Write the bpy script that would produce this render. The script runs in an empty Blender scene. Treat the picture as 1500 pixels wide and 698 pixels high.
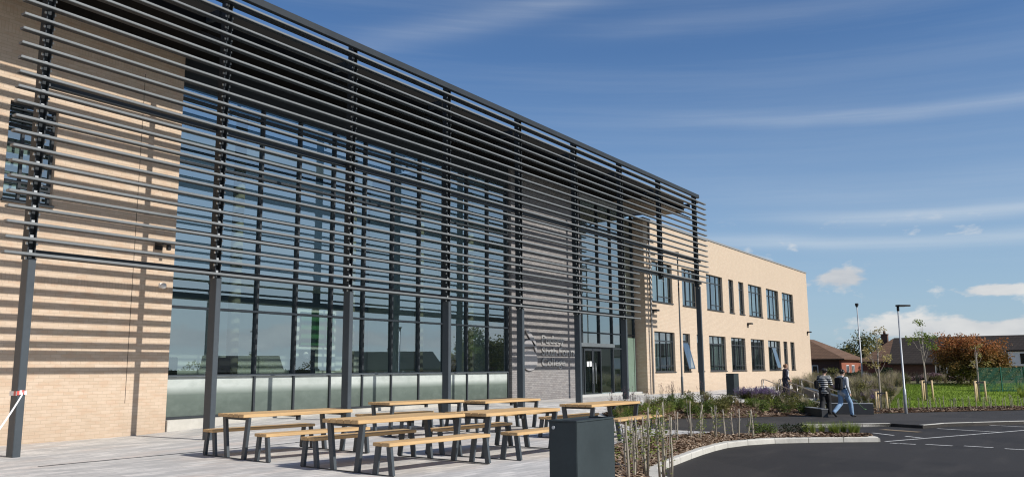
import bpy, bmesh, math, random
from mathutils import Vector, Matrix, noise as mnoise
random.seed(7)
S = bpy.context.scene
COL = S.collection
R = math.radians

# ------------------------------------------------------------------ materials
def newmat(name):
    m = bpy.data.materials.new(name); m.use_nodes = True
    nt = m.node_tree; nt.nodes.clear()
    out = nt.nodes.new('ShaderNodeOutputMaterial')
    return m, nt, out
def N(nt, typ, **kw):
    n = nt.nodes.new(typ)
    for k, v in kw.items():
        if k.startswith('i_'):
            key = k[2:]
            key = int(key) if key.isdigit() else key.replace('_', ' ')
            n.inputs[key].default_value = v
        else: setattr(n, k, v)
    return n
def c4(c): return (c[0], c[1], c[2], 1)
def ramp(nt, stops, fac):
    r = N(nt, 'ShaderNodeValToRGB'); e = r.color_ramp.elements
    while len(e) < len(stops): e.new(0.5)
    for k, (p, c) in enumerate(stops): e[k].position = p; e[k].color = c4(c)
    nt.links.new(fac, r.inputs['Fac']); return r.outputs['Color']
def mixc(nt, fac, a, b, mode='MIX'):
    m = N(nt, 'ShaderNodeMix', data_type='RGBA', blend_type=mode)
    for sock, v in ((m.inputs[0], fac), (m.inputs[6], a), (m.inputs[7], b)):
        if hasattr(v, 'is_linked'): nt.links.new(v, sock)
        elif isinstance(v, (int, float)): sock.default_value = v
        else: sock.default_value = c4(v)
    return m.outputs[2]
def mth(nt, op, a, b=0.0, clamp=False):
    m = N(nt, 'ShaderNodeMath', operation=op, use_clamp=clamp)
    for k, v in enumerate((a, b)):
        if hasattr(v, 'is_linked'): nt.links.new(v, m.inputs[k])
        else: m.inputs[k].default_value = v
    return m.outputs[0]
def noisef(nt, vec, scale, detail=4, rough=.55, dist=0):
    n = N(nt, 'ShaderNodeTexNoise', i_Scale=scale, i_Detail=detail, i_Roughness=rough, i_Distortion=dist)
    if vec is not None: nt.links.new(vec, n.inputs['Vector'])
    return n.outputs['Fac']
def mapping(nt, vec, scale=(1, 1, 1), rot=(0, 0, 0), loc=(0, 0, 0)):
    m = N(nt, 'ShaderNodeMapping'); m.inputs['Scale'].default_value = scale; m.inputs['Rotation'].default_value = rot; m.inputs['Location'].default_value = loc
    nt.links.new(vec, m.inputs['Vector']); return m.outputs['Vector']
def posn(nt): return N(nt, 'ShaderNodeNewGeometry').outputs['Position']
def objc(nt): return N(nt, 'ShaderNodeTexCoord').outputs['Object']
def bsdf(nt, out, base, rough=.6, metal=0., bump=None, bstr=.3, bdist=.01, spec=.5):
    b = N(nt, 'ShaderNodeBsdfPrincipled', i_Metallic=metal)
    b.inputs['Specular IOR Level'].default_value = spec
    if hasattr(base, 'is_linked'): nt.links.new(base, b.inputs['Base Color'])
    else: b.inputs['Base Color'].default_value = c4(base)
    if hasattr(rough, 'is_linked'): nt.links.new(rough, b.inputs['Roughness'])
    else: b.inputs['Roughness'].default_value = rough
    if bump is not None:
        bp = N(nt, 'ShaderNodeBump', i_Strength=bstr, i_Distance=bdist)
        nt.links.new(bump, bp.inputs['Height']); nt.links.new(bp.outputs['Normal'], b.inputs['Normal'])
    nt.links.new(b.outputs[0], out.inputs[0]); return b
def simple(name, col, rough=.5, metal=0., var=.12, scale=3., bump=0., spec=.5):
    m, nt, out = newmat(name); p = objc(nt)
    n1 = noisef(nt, p, scale, 5); n2 = noisef(nt, p, scale * 9, 3)
    f = mth(nt, 'ADD', mth(nt, 'MULTIPLY', n1, .7), mth(nt, 'MULTIPLY', n2, .3))
    lo = [max(0, c * (1 - var * 1.6)) for c in col]; hi = [c * (1 + var * 1.6) for c in col]
    c = ramp(nt, [(.25, lo), (.75, hi)], f)
    r = mth(nt, 'ADD', mth(nt, 'MULTIPLY', n1, .2), rough - .1, True)
    bsdf(nt, out, c, r, metal, f if bump else None, bump, .02, spec); return m
def brickmat(name, face, c1, c2, mortar, bw=.225, bh=.075, soldier=(), dirt=.25, spread=.34):
    """face 'x' = wall running along X (facing -Y), 'y' = wall running along Y"""
    m, nt, out = newmat(name)
    sep = N(nt, 'ShaderNodeSeparateXYZ'); nt.links.new(posn(nt), sep.inputs[0])
    u = sep.outputs[0] if face == 'x' else sep.outputs[1]; z = sep.outputs[2]
    def br(a, b, off):
        cmb = N(nt, 'ShaderNodeCombineXYZ'); nt.links.new(a, cmb.inputs[0]); nt.links.new(b, cmb.inputs[1])
        t = N(nt, 'ShaderNodeTexBrick', offset=off)
        nt.links.new(cmb.outputs[0], t.inputs['Vector'])
        t.inputs['Scale'].default_value = 1; t.inputs['Brick Width'].default_value = bw; t.inputs['Row Height'].default_value = bh
        t.inputs['Mortar Size'].default_value = .006; t.inputs['Mortar Smooth'].default_value = .3
        t.inputs['Color1'].default_value = c4(c1); t.inputs['Color2'].default_value = c4(c2); t.inputs['Mortar'].default_value = c4(mortar)
        return t
    a = br(u, z, .5); col, fac = a.outputs[0], a.outputs[1]
    if soldier:
        b = br(z, u, 0.)
        msk = None
        for (z0, z1) in soldier:
            k = mth(nt, 'MULTIPLY', mth(nt, 'GREATER_THAN', z, z0), mth(nt, 'LESS_THAN', z, z1))
            msk = k if msk is None else mth(nt, 'MAXIMUM', msk, k)
        col = mixc(nt, msk, col, b.outputs[0]); 
        fm = N(nt, 'ShaderNodeMix'); nt.links.new(msk, fm.inputs[0]); nt.links.new(fac, fm.inputs[2]); nt.links.new(b.outputs[1], fm.inputs[3]); fac = fm.outputs[0]
    p = posn(nt)
    col = mixc(nt, mth(nt, 'MULTIPLY', noisef(nt, p, .35, 5), dirt), col, [x * .72 for x in c2])
    # rain streaks and soot in the photo's brick are faint: stretched noise down the wall
    st = noisef(nt, mapping(nt, p, (1.6, 1.6, .12)), 1.0, 4)
    col = mixc(nt, mth(nt, 'MULTIPLY', st, dirt * .8), col, [min(1, x * 1.18) for x in c1])
    pk = noisef(nt, mapping(nt, p, (3.6, 3.6, 10.5)), 1.0, 1)
    col = mixc(nt, ramp(nt, [(.52, (0, 0, 0)), (.66, (spread,) * 3)], pk), col, [c2[0] * 1.0, c2[1] * .86, c2[2] * .80])
    col = mixc(nt, ramp(nt, [(.30, (spread * .7,) * 3), (.46, (0, 0, 0))], pk), col, [min(1, c1[0] * 1.12), min(1, c1[1] * 1.14), min(1, c1[2] * 1.2)])
    foot = mth(nt, 'MULTIPLY', ramp(nt, [(.0, (1, 1, 1)), (.75, (0, 0, 0))], mth(nt, 'ADD', z, mth(nt, 'MULTIPLY', noisef(nt, p, 1.3, 5), -.5))), .28)
    col = mixc(nt, foot, col, [x * .6 for x in c2])
    inv = mth(nt, 'SUBTRACT', 1., fac)
    h = mth(nt, 'ADD', inv, mth(nt, 'MULTIPLY', noisef(nt, p, 60, 2), .4))
    bsdf(nt, out, col, .85, 0, h, .35, .008, .25); return m
def glassmat(name, tint=(.60, .70, .66), refl=(.88, .96, 1.0), ior=2.0, rough=0.0, boost=0.0, wav=.0006):
    m, nt, out = newmat(name)
    bp = N(nt, 'ShaderNodeBump', i_Strength=1.0, i_Distance=wav)
    nt.links.new(noisef(nt, mapping(nt, posn(nt), (.9, .9, .45)), 1.0, 1), bp.inputs['Height'])
    f0 = ((ior - 1) / (ior + 1)) ** 2; lw = N(nt, 'ShaderNodeLayerWeight', i_Blend=.5)
    frv = mth(nt, 'ADD', f0, mth(nt, 'MULTIPLY', mth(nt, 'POWER', lw.outputs['Facing'], 5.), 1 - f0))   # Schlick: the same from both sides
    t = N(nt, 'ShaderNodeBsdfTransparent'); t.inputs[0].default_value = c4(tint)
    g = N(nt, 'ShaderNodeBsdfGlossy'); g.inputs['Color'].default_value = c4(refl); g.inputs['Roughness'].default_value = rough
    nt.links.new(bp.outputs[0], g.inputs['Normal'])
    mx = N(nt, 'ShaderNodeMixShader')
    nt.links.new(mth(nt, 'ADD', frv, boost, True), mx.inputs[0]); nt.links.new(t.outputs[0], mx.inputs[1]); nt.links.new(g.outputs[0], mx.inputs[2])
    nt.links.new(mx.outputs[0], out.inputs[0]); return m
def leafmat(name, stops, trans=.35, rough=.6):
    m, nt, out = newmat(name)
    g = N(nt, 'ShaderNodeNewGeometry'); oi = N(nt, 'ShaderNodeObjectInfo')
    n = noisef(nt, g.outputs['Position'], .9, 3)
    f = mth(nt, 'ADD', mth(nt, 'MULTIPLY', g.outputs['Random Per Island'], .55), mth(nt, 'MULTIPLY', n, .45))
    f = mth(nt, 'ADD', f, mth(nt, 'MULTIPLY', mth(nt, 'SUBTRACT', oi.outputs['Random'], .5), .25), True)
    col = ramp(nt, stops, f)
    d = N(nt, 'ShaderNodeBsdfPrincipled', i_Roughness=rough); nt.links.new(col, d.inputs['Base Color']); d.inputs['Specular IOR Level'].default_value = .25
    t = N(nt, 'ShaderNodeBsdfTranslucent'); nt.links.new(col, t.inputs[0])
    mx = N(nt, 'ShaderNodeMixShader', i_0=trans); nt.links.new(d.outputs[0], mx.inputs[1]); nt.links.new(t.outputs[0], mx.inputs[2])
    nt.links.new(mx.outputs[0], out.inputs[0]); return m
def woodmat(name, stops, along='x'):
    m, nt, out = newmat(name); p = objc(nt); oi = N(nt, 'ShaderNodeObjectInfo')
    g = N(nt, 'ShaderNodeNewGeometry')
    sc = {'x': (1.2, 26, 26), 'z': (30, 30, 1.6)}[along]
    add = N(nt, 'ShaderNodeVectorMath', operation='ADD'); nt.links.new(p, add.inputs[0])
    cm = N(nt, 'ShaderNodeCombineXYZ'); r = mth(nt, 'MULTIPLY', mth(nt, 'ADD', g.outputs['Random Per Island'], oi.outputs['Random']), 17.)
    for k in range(3): nt.links.new(r, cm.inputs[k])
    nt.links.new(cm.outputs[0], add.inputs[1])
    n = noisef(nt, mapping(nt, add.outputs[0], sc), 1.0, 5, .6, .4)
    col = ramp(nt, stops, n)
    col = mixc(nt, mth(nt, 'MULTIPLY', g.outputs['Random Per Island'], .35), col, stops[0][1])
    wt = noisef(nt, mapping(nt, add.outputs[0], (1.2, 3, 3)), 1.6, 5, .65)
    col = mixc(nt, ramp(nt, [(.48, (0, 0, 0)), (.72, (.5, .5, .5))], wt), col, [.62 * stops[1][1][0], .68 * stops[1][1][1], .85 * stops[1][1][2]])
    bsdf(nt, out, col, .62, 0, n, .25, .004, .3); return m

M = {}
BUFF1, BUFF2, BUFFM = (.60, .475, .36), (.525, .405, .295), (.44, .345, .255)
M['brick_x'] = brickmat('buff_brick_front', 'x', BUFF1, BUFF2, BUFFM, soldier=((3.52, 3.745), (9.0, 9.225), (9.4, 9.625)))
M['brick_y'] = brickmat('buff_brick_side', 'y', BUFF1, BUFF2, BUFFM)
M['brick_wing'] = brickmat('buff_brick_wing', 'x', (.60, .485, .37), (.55, .44, .33), (.41, .32, .235), dirt=.3, spread=.26)
M['brick_grey'] = brickmat('grey_brick', 'x', (.30, .285, .275), (.21, .20, .20), (.10, .095, .095), dirt=.12, spread=.2)
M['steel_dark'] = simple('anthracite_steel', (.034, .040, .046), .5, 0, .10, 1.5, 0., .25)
M['steel_post'] = simple('anthracite_post', (.062, .074, .084), .45, 0, .12, 1.2, 0., .3)
M['blade'] = simple('louvre_grey', (.185, .195, .195), .42, .05, .08, .8)
M['frame'] = simple('window_frame_grey', (.038, .044, .05), .45, 0, .1, 2, 0., .3)
M['frame_pale'] = simple('transom_grey', (.16, .18, .19), .4, .2, .1, 2)
M['glass'] = glassmat('curtain_glass', (.78, .86, .80), (.74, .89, .98), 2.45, boost=.24)
M['glass_win'] = glassmat('window_glass', (.60, .70, .68), (.80, .92, 1.0), 2.2, boost=.22)
M['glass_added_roof'] = glassmat('added_rooflight_glass', (.26, .34, .40), (.8, .9, 1.), 1.5)
M['glass_door'] = glassmat('door_glass', (.42, .46, .46), (.8, .9, 1.), 1.75)
M['glass_green'] = glassmat('green_side_glass', (.5, .68, .58), (.8, .95, .92), 1.9)
M['bolt'] = simple('zinc_bolt', (.62, .62, .6), .35, .6, .1, 9)
M['soffit_tan'] = simple('tan_soffit', (.15, .11, .075), .7, 0, .12, .6)
M['soffit'] = simple('dark_soffit', (.012, .0115, .011), .9, 0, .15, .6, 0., .05)
M['letter'] = simple('brushed_letter', (.37, .36, .35), .4, .2, .05, 12)
M['logo'] = simple('brushed_logo', (.42, .40, .40), .4, .3, .05, 12)
M['concrete'] = simple('pale_concrete', (.52, .50, .46), .85, 0, .14, 1.2, .25, .25)
M['kerb'] = simple('kerb_concrete', (.50, .48, .43), .85, 0, .16, 1.6, .25, .25)
M['plinth'] = simple('plinth_concrete', (.46, .44, .395), .85, 0, .12, 1.2, .2, .2)
M['steel_bin'] = simple('bin_anthracite', (.036, .047, .050), .55, 0, .12, 2.2, .06, .22)
M['bin_dark'] = simple('bin_opening', (.02, .022, .024), .6, 0, .1, 2)
M['wood_top'] = woodmat('larch_planks', [(.2, (.40, .245, .115)), (.5, (.60, .40, .195)), (.8, (.72, .50, .26))])
M['stick'] = woodmat('weathered_stick', [(.2, (.22, .19, .145)), (.55, (.36, .32, .25)), (.85, (.50, .45, .37))], 'z')
M['stake'] = woodmat('fresh_stake', [(.2, (.46, .33, .17)), (.6, (.62, .47, .27)), (.85, (.72, .57, .36))], 'z')
M['bark'] = woodmat('bark', [(.2, (.09, .07, .055)), (.6, (.17, .135, .10)), (.9, (.27, .22, .17))], 'z')
M['bark_pale'] = woodmat('pale_bark', [(.2, (.22, .19, .16)), (.6, (.36, .31, .26)), (.9, (.46, .41, .35))], 'z')
M['galv'] = simple('galvanised_steel', (.42, .44, .46), .38, .5, .1, 5)
M['galv_pale'] = simple('galvanised_column', (.40, .415, .43), .45, .25, .08, 2)
M['stainless'] = simple('stainless_rail', (.30, .285, .265), .3, .7, .06, 6)
M['black'] = simple('black_plastic', (.018, .019, .021), .5, 0, .15, 8)
M['white'] = simple('white_upvc', (.78, .78, .77), .45, 0, .04, 4)
M['paper'] = simple('white_paper', (.85, .85, .84), .7, 0, .03, 9)
M['tape_r'] = simple('tape_red', (.62, .10, .08), .4, 0, .1, 8)
M['tape_w'] = simple('tape_white', (.82, .81, .80), .4, 0, .05, 8)
m, nt, out = newmat('road_paint'); p_ = posn(nt)
wr = noisef(nt, p_, 9., 6, .75)
bsdf(nt, out, mixc(nt, ramp(nt, [(.52, (0, 0, 0)), (.66, (.9, .9, .9))], wr), (.62, .61, .58), (.07, .066, .06)), .75); M['marking'] = m
M['dark_wall'] = simple('charcoal_wall', (.032, .034, .038), .6, 0, .2, 2.5, .2)
M['leaf_green'] = leafmat('leaf_green', [(.15, (.035, .065, .014)), (.5, (.10, .15, .032)), (.85, (.22, .27, .07))])
M['leaf_fresh'] = leafmat('leaf_fresh', [(.15, (.10, .15, .025)), (.5, (.21, .27, .05)), (.85, (.36, .40, .10))], .45)
M['leaf_yellow'] = leafmat('leaf_yellow', [(.1, (.17, .17, .05)), (.45, (.36, .31, .11)), (.85, (.56, .45, .22))], .45)
M['leaf_red'] = leafmat('leaf_red', [(.1, (.09, .065, .022)), (.3, (.20, .11, .035)), (.5, (.36, .14, .05)), (.7, (.40, .20, .06)), (.9, (.28, .26, .07))], .3)
def autumn():
    m = leafmat('leaf_autumn', [(.1, (.12, .075, .022)), (.3, (.25, .12, .04)), (.5, (.42, .15, .055)), (.7, (.46, .20, .075)), (.9, (.38, .27, .08))], .35)
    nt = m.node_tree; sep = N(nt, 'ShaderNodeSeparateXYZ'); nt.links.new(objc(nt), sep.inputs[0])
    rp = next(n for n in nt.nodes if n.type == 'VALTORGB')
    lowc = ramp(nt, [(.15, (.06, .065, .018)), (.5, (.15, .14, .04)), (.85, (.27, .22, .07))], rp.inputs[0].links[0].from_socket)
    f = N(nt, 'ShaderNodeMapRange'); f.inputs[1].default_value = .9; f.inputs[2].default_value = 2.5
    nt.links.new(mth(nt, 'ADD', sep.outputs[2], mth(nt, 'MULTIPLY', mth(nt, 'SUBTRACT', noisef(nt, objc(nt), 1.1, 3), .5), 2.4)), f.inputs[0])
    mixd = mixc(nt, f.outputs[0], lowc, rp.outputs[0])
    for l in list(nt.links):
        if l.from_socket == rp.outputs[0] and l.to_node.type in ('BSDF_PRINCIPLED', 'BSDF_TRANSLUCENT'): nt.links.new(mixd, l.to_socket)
    return m
M['leaf_red'] = autumn()
M['leaf_olive'] = leafmat('leaf_olive', [(.15, (.05, .06, .018)), (.5, (.13, .135, .04)), (.85, (.27, .24, .08))])
M['leaf_dark'] = leafmat('leaf_dark', [(.15, (.012, .022, .010)), (.5, (.028, .045, .018)), (.85, (.06, .075, .03))])
M['straw'] = leafmat('straw', [(.15, (.22, .16, .075)), (.5, (.42, .31, .16)), (.85, (.60, .48, .29))], .4)
M['drygrass'] = leafmat('dry_grass', [(.1, (.15, .145, .07)), (.4, (.29, .26, .15)), (.7, (.43, .37, .25)), (.9, (.53, .46, .35))], .35)
M['purple'] = leafmat('purple_flower', [(.15, (.07, .05, .12)), (.5, (.15, .10, .23)), (.85, (.26, .19, .33))], .3)
M['mauve'] = leafmat('mauve_seedhead', [(.15, (.10, .06, .07)), (.5, (.20, .13, .14)), (.85, (.34, .25, .24))], .3)
M['bladeleaf'] = leafmat('grass_blade', [(.1, (.07, .12, .016)), (.5, (.15, .22, .03)), (.9, (.25, .33, .055))], .4)
M['chips'] = leafmat('bark_chips', [(.05, (.045, .028, .02)), (.35, (.15, .095, .062)), (.62, (.31, .22, .15)), (.9, (.60, .48, .36))], .0, .85)
M['skin'] = simple('skin', (.48, .30, .22), .5, 0, .06, 20)
M['denim'] = simple('denim', (.20, .31, .46), .8, 0, .28, 7)
M['cloth_black'] = simple('black_cloth', (.014, .014, .016), .85, 0, .3, 9)
M['cloth_navy'] = simple('navy_cloth', (.016, .019, .038), .8, 0, .25, 9)
M['cloth_white'] = simple('white_cloth', (.72, .72, .74), .8, 0, .05, 9)
M['cloth_grey'] = simple('light_grey_cloth', (.50, .51, .53), .85, 0, .1, 9)
M['hair_dark'] = simple('dark_hair', (.012, .010, .009), .5, 0, .3, 40)
M['hair_auburn'] = simple('auburn_hair', (.22, .11, .055), .5, 0, .25, 40)
M['hair_grey'] = simple('pale_hair', (.75, .73, .70), .6, 0, .15, 40)
M['eye'] = simple('eye', (.03, .02, .02), .2, 0, .05, 40)
M['green_strap'] = simple('green_strap', (.07, .16, .06), .6, 0, .1, 9)
M['mesh_green'] = simple('green_mesh', (.015, .11, .07), .45, 0, .1, 3)
M['red_brick_x'] = brickmat('red_brick_front', 'x', (.33, .105, .06), (.24, .075, .045), (.30, .22, .17))
M['red_shaded_brick_y'] = brickmat('red_brick_shaded_side', 'y', (.26, .085, .055), (.19, .06, .04), (.22, .16, .13))  # darker copy of the front brick, side shade put into its colour
M['shaded_brick_y'] = brickmat('brown_brick_shaded_side', 'y', (.10, .055, .045), (.07, .04, .035), (.10, .08, .07))  # dark tone carries the shade of walls turned from the sun
M['dark_brick_x'] = brickmat('brown_brick_front', 'x', (.17, .09, .065), (.12, .065, .05), (.15, .11, .1))
M['wall_int'] = simple('interior_wall', (.66, .72, .68), .9, 0, .05, .5)
M['wall_up_dimmed'] = simple('interior_upper_wall', (.17, .23, .31), .9, 0, .1, .5)
M['floor_int'] = simple('interior_floor', (.45, .45, .43), .6, 0, .1, .5)
M['col_int'] = simple('interior_column', (.30, .31, .25), .8, 0, .06, .7)
M['banner'] = simple('green_banner', (.035, .17, .055), .7, 0, .25, 3)
M['blind'] = simple('window_blind', (.45, .50, .50), .8, 0, .08, 2)
M['dark_core'] = simple('dark_core', (.02, .02, .022), .9, 0, .1, 1)
M['metal_roof'] = simple('roof_sheet', (.25, .26, .27), .6, 0, .1, .4)
M['capping'] = simple('roof_capping', (.30, .30, .30), .5, .2, .06, 2)

def roofmat(name, c1, c2):
    m, nt, out = newmat(name); sep = N(nt, 'ShaderNodeSeparateXYZ'); nt.links.new(posn(nt), sep.inputs[0])
    cmb = N(nt, 'ShaderNodeCombineXYZ'); nt.links.new(mth(nt, 'ADD', sep.outputs[0], sep.outputs[1]), cmb.inputs[0]); nt.links.new(sep.outputs[2], cmb.inputs[1])
    t = N(nt, 'ShaderNodeTexBrick'); nt.links.new(cmb.outputs[0], t.inputs['Vector'])
    for k, v in (('Scale', 1), ('Brick Width', .3), ('Row Height', .16), ('Mortar Size', .02)): t.inputs[k].default_value = v
    t.inputs['Color1'].default_value = c4(c1); t.inputs['Color2'].default_value = c4(c2); t.inputs['Mortar'].default_value = c4([x * .5 for x in c2])
    col = mixc(nt, mth(nt, 'MULTIPLY', noisef(nt, posn(nt), .8, 5), .5), t.outputs[0], [x * .6 for x in c1])
    bsdf(nt, out, col, .85, spec=.2); return m
M['roof_brown'] = roofmat('brown_roof_tiles', (.21, .125, .08), (.155, .095, .062))
M['roof_dark'] = roofmat('dark_roof_tiles', (.058, .048, .042), (.043, .036, .032))

# striped knitwear: bands along the garment's own height
m, nt, out = newmat('striped_knit')
sep = N(nt, 'ShaderNodeSeparateXYZ'); nt.links.new(objc(nt), sep.inputs[0])
w = mth(nt, 'SINE', mth(nt, 'MULTIPLY', sep.outputs[2], 78.))
bsdf(nt, out, mixc(nt, mth(nt, 'GREATER_THAN', w, .15), (.016, .016, .018), (.62, .62, .60)), .9); M['stripes'] = m

# frosted film, denser at the top as on the real glazing
m, nt, out = newmat('frosted_film')
sep = N(nt, 'ShaderNodeSeparateXYZ'); nt.links.new(posn(nt), sep.inputs[0])
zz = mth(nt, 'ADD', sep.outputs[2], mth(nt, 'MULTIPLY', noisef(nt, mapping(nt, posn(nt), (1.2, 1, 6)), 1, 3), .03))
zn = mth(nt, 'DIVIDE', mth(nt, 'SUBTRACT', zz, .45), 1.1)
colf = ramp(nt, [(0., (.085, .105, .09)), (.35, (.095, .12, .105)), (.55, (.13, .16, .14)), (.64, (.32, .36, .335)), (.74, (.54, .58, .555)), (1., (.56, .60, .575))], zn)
gi = N(nt, 'ShaderNodeNewGeometry'); sm_ = noisef(nt, mapping(nt, posn(nt), (2.2, 1, 3.5)), 1., 5, .6)
colf = mixc(nt, mth(nt, 'MULTIPLY', gi.outputs['Random Per Island'], .30), colf, (.16, .20, .18))
colf = mixc(nt, ramp(nt, [(.45, (0, 0, 0)), (.75, (.4, .4, .4))], sm_), colf, (.20, .24, .215))
b = bsdf(nt, out, colf, .16, spec=.7); M['frost'] = m

M['side_film'] = simple('green_side_film', (.17, .235, .185), .25, 0, .12, .8, 0, .6)
# paving: small setts in blended greys with warm blotches
m, nt, out = newmat('block_paving'); p = posn(nt)
t = N(nt, 'ShaderNodeTexBrick', offset=.5); nt.links.new(mapping(nt, p, (1, 1, 0)), t.inputs['Vector'])
for k, v in (('Scale', 1), ('Brick Width', .40), ('Row Height', .16), ('Mortar Size', .006), ('Mortar Smooth', .2), ('Bias', .1)): t.inputs[k].default_value = v
t.inputs['Color1'].default_value = (.47, .455, .435, 1); t.inputs['Color2'].default_value = (.68, .65, .61, 1); t.inputs['Mortar'].default_value = (.30, .285, .265, 1)
col = t.outputs[0]
warm = noisef(nt, mapping(nt, p, (.35, .9, 1)), 1.4, 4)
col = mixc(nt, ramp(nt, [(.50, (0, 0, 0)), (.72, (.55, .55, .55))], warm), col, (.58, .46, .38))
grey = noisef(nt, mapping(nt, p, (.8, 2.6, 1)), 1.1, 5, .6)
col = mixc(nt, ramp(nt, [(.40, (0, 0, 0)), (.64, (.72, .72, .72))], grey), col, (.37, .365, .355))
col = mixc(nt, ramp(nt, [(.60, (0, 0, 0)), (.78, (.4, .4, .4))], noisef(nt, p, .8, 6, .65)), col, (.30, .29, .275))
bsdf(nt, out, col, .85, 0, mth(nt, 'SUBTRACT', 1., t.outputs[1]), .25, .006, .25); M['paving'] = m

# asphalt
def asphalt(name, c, streak):
    m, nt, out = newmat(name); p = posn(nt)
    f = noisef(nt, p, 55, 3, .7); g = noisef(nt, p, .5, 6, .6); s = noisef(nt, mapping(nt, p, (.5, 2.2, 1), (0, 0, R(-25))), .8, 4)
    col = ramp(nt, [(.3, [x * .62 for x in c]), (.55, c), (.75, [x * 1.9 for x in c])], f)
    col = mixc(nt, mth(nt, 'MULTIPLY', g, .6), col, [x * .6 for x in c])
    col = mixc(nt, ramp(nt, [(.55, (0, 0, 0)), (.75, (streak,) * 3)], s), col, [x * 1.9 for x in c])
    oil = noisef(nt, p, 1.1, 3, .5)
    col = mixc(nt, ramp(nt, [(.62, (0, 0, 0)), (.72, (.55, .55, .55))], oil), col, [x * .45 for x in c])
    pt = noisef(nt, mapping(nt, p, (.25, .25, 1)), 1.0, 2, .4)
    col = mixc(nt, ramp(nt, [(.535, (0, 0, 0)), (.55, (.28, .28, .28))], pt), col, [x * 1.7 for x in c])
    grit = noisef(nt, p, 140, 2, .8)
    col = mixc(nt, ramp(nt, [(.62, (0, 0, 0)), (.72, (.6, .6, .6))], grit), col, [x * 3.6 for x in c])
    bsdf(nt, out, col, .78, 0, f, .5, .006, .35); return m
M['asphalt'] = asphalt('asphalt', (.029, .0252, .0215), .6)
M['footway'] = asphalt('footway_asphalt', (.043, .038, .033), .4)

# soil, lawn, rough ground
def ground(name, stops, sc):
    m, nt, out = newmat(name); p = posn(nt)
    f = mth(nt, 'ADD', mth(nt, 'MULTIPLY', noisef(nt, p, sc, 6, .65), .6), mth(nt, 'MULTIPLY', noisef(nt, p, sc * 14, 3, .7), .4))
    bsdf(nt, out, ramp(nt, stops, f), .95, 0, f, .5, .03, .1); return m
M['soil'] = ground('mulch_soil', [(.3, (.045, .028, .018)), (.5, (.10, .062, .04)), (.7, (.17, .11, .075))], 2.)
M['lawn'] = ground('lawn', [(.3, (.09, .15, .018)), (.5, (.16, .24, .028)), (.7, (.23, .31, .04))], .6)
M['rough'] = ground('rough_grass', [(.3, (.07, .075, .03)), (.5, (.14, .13, .065)), (.7, (.22, .19, .11))], .5)

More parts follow.
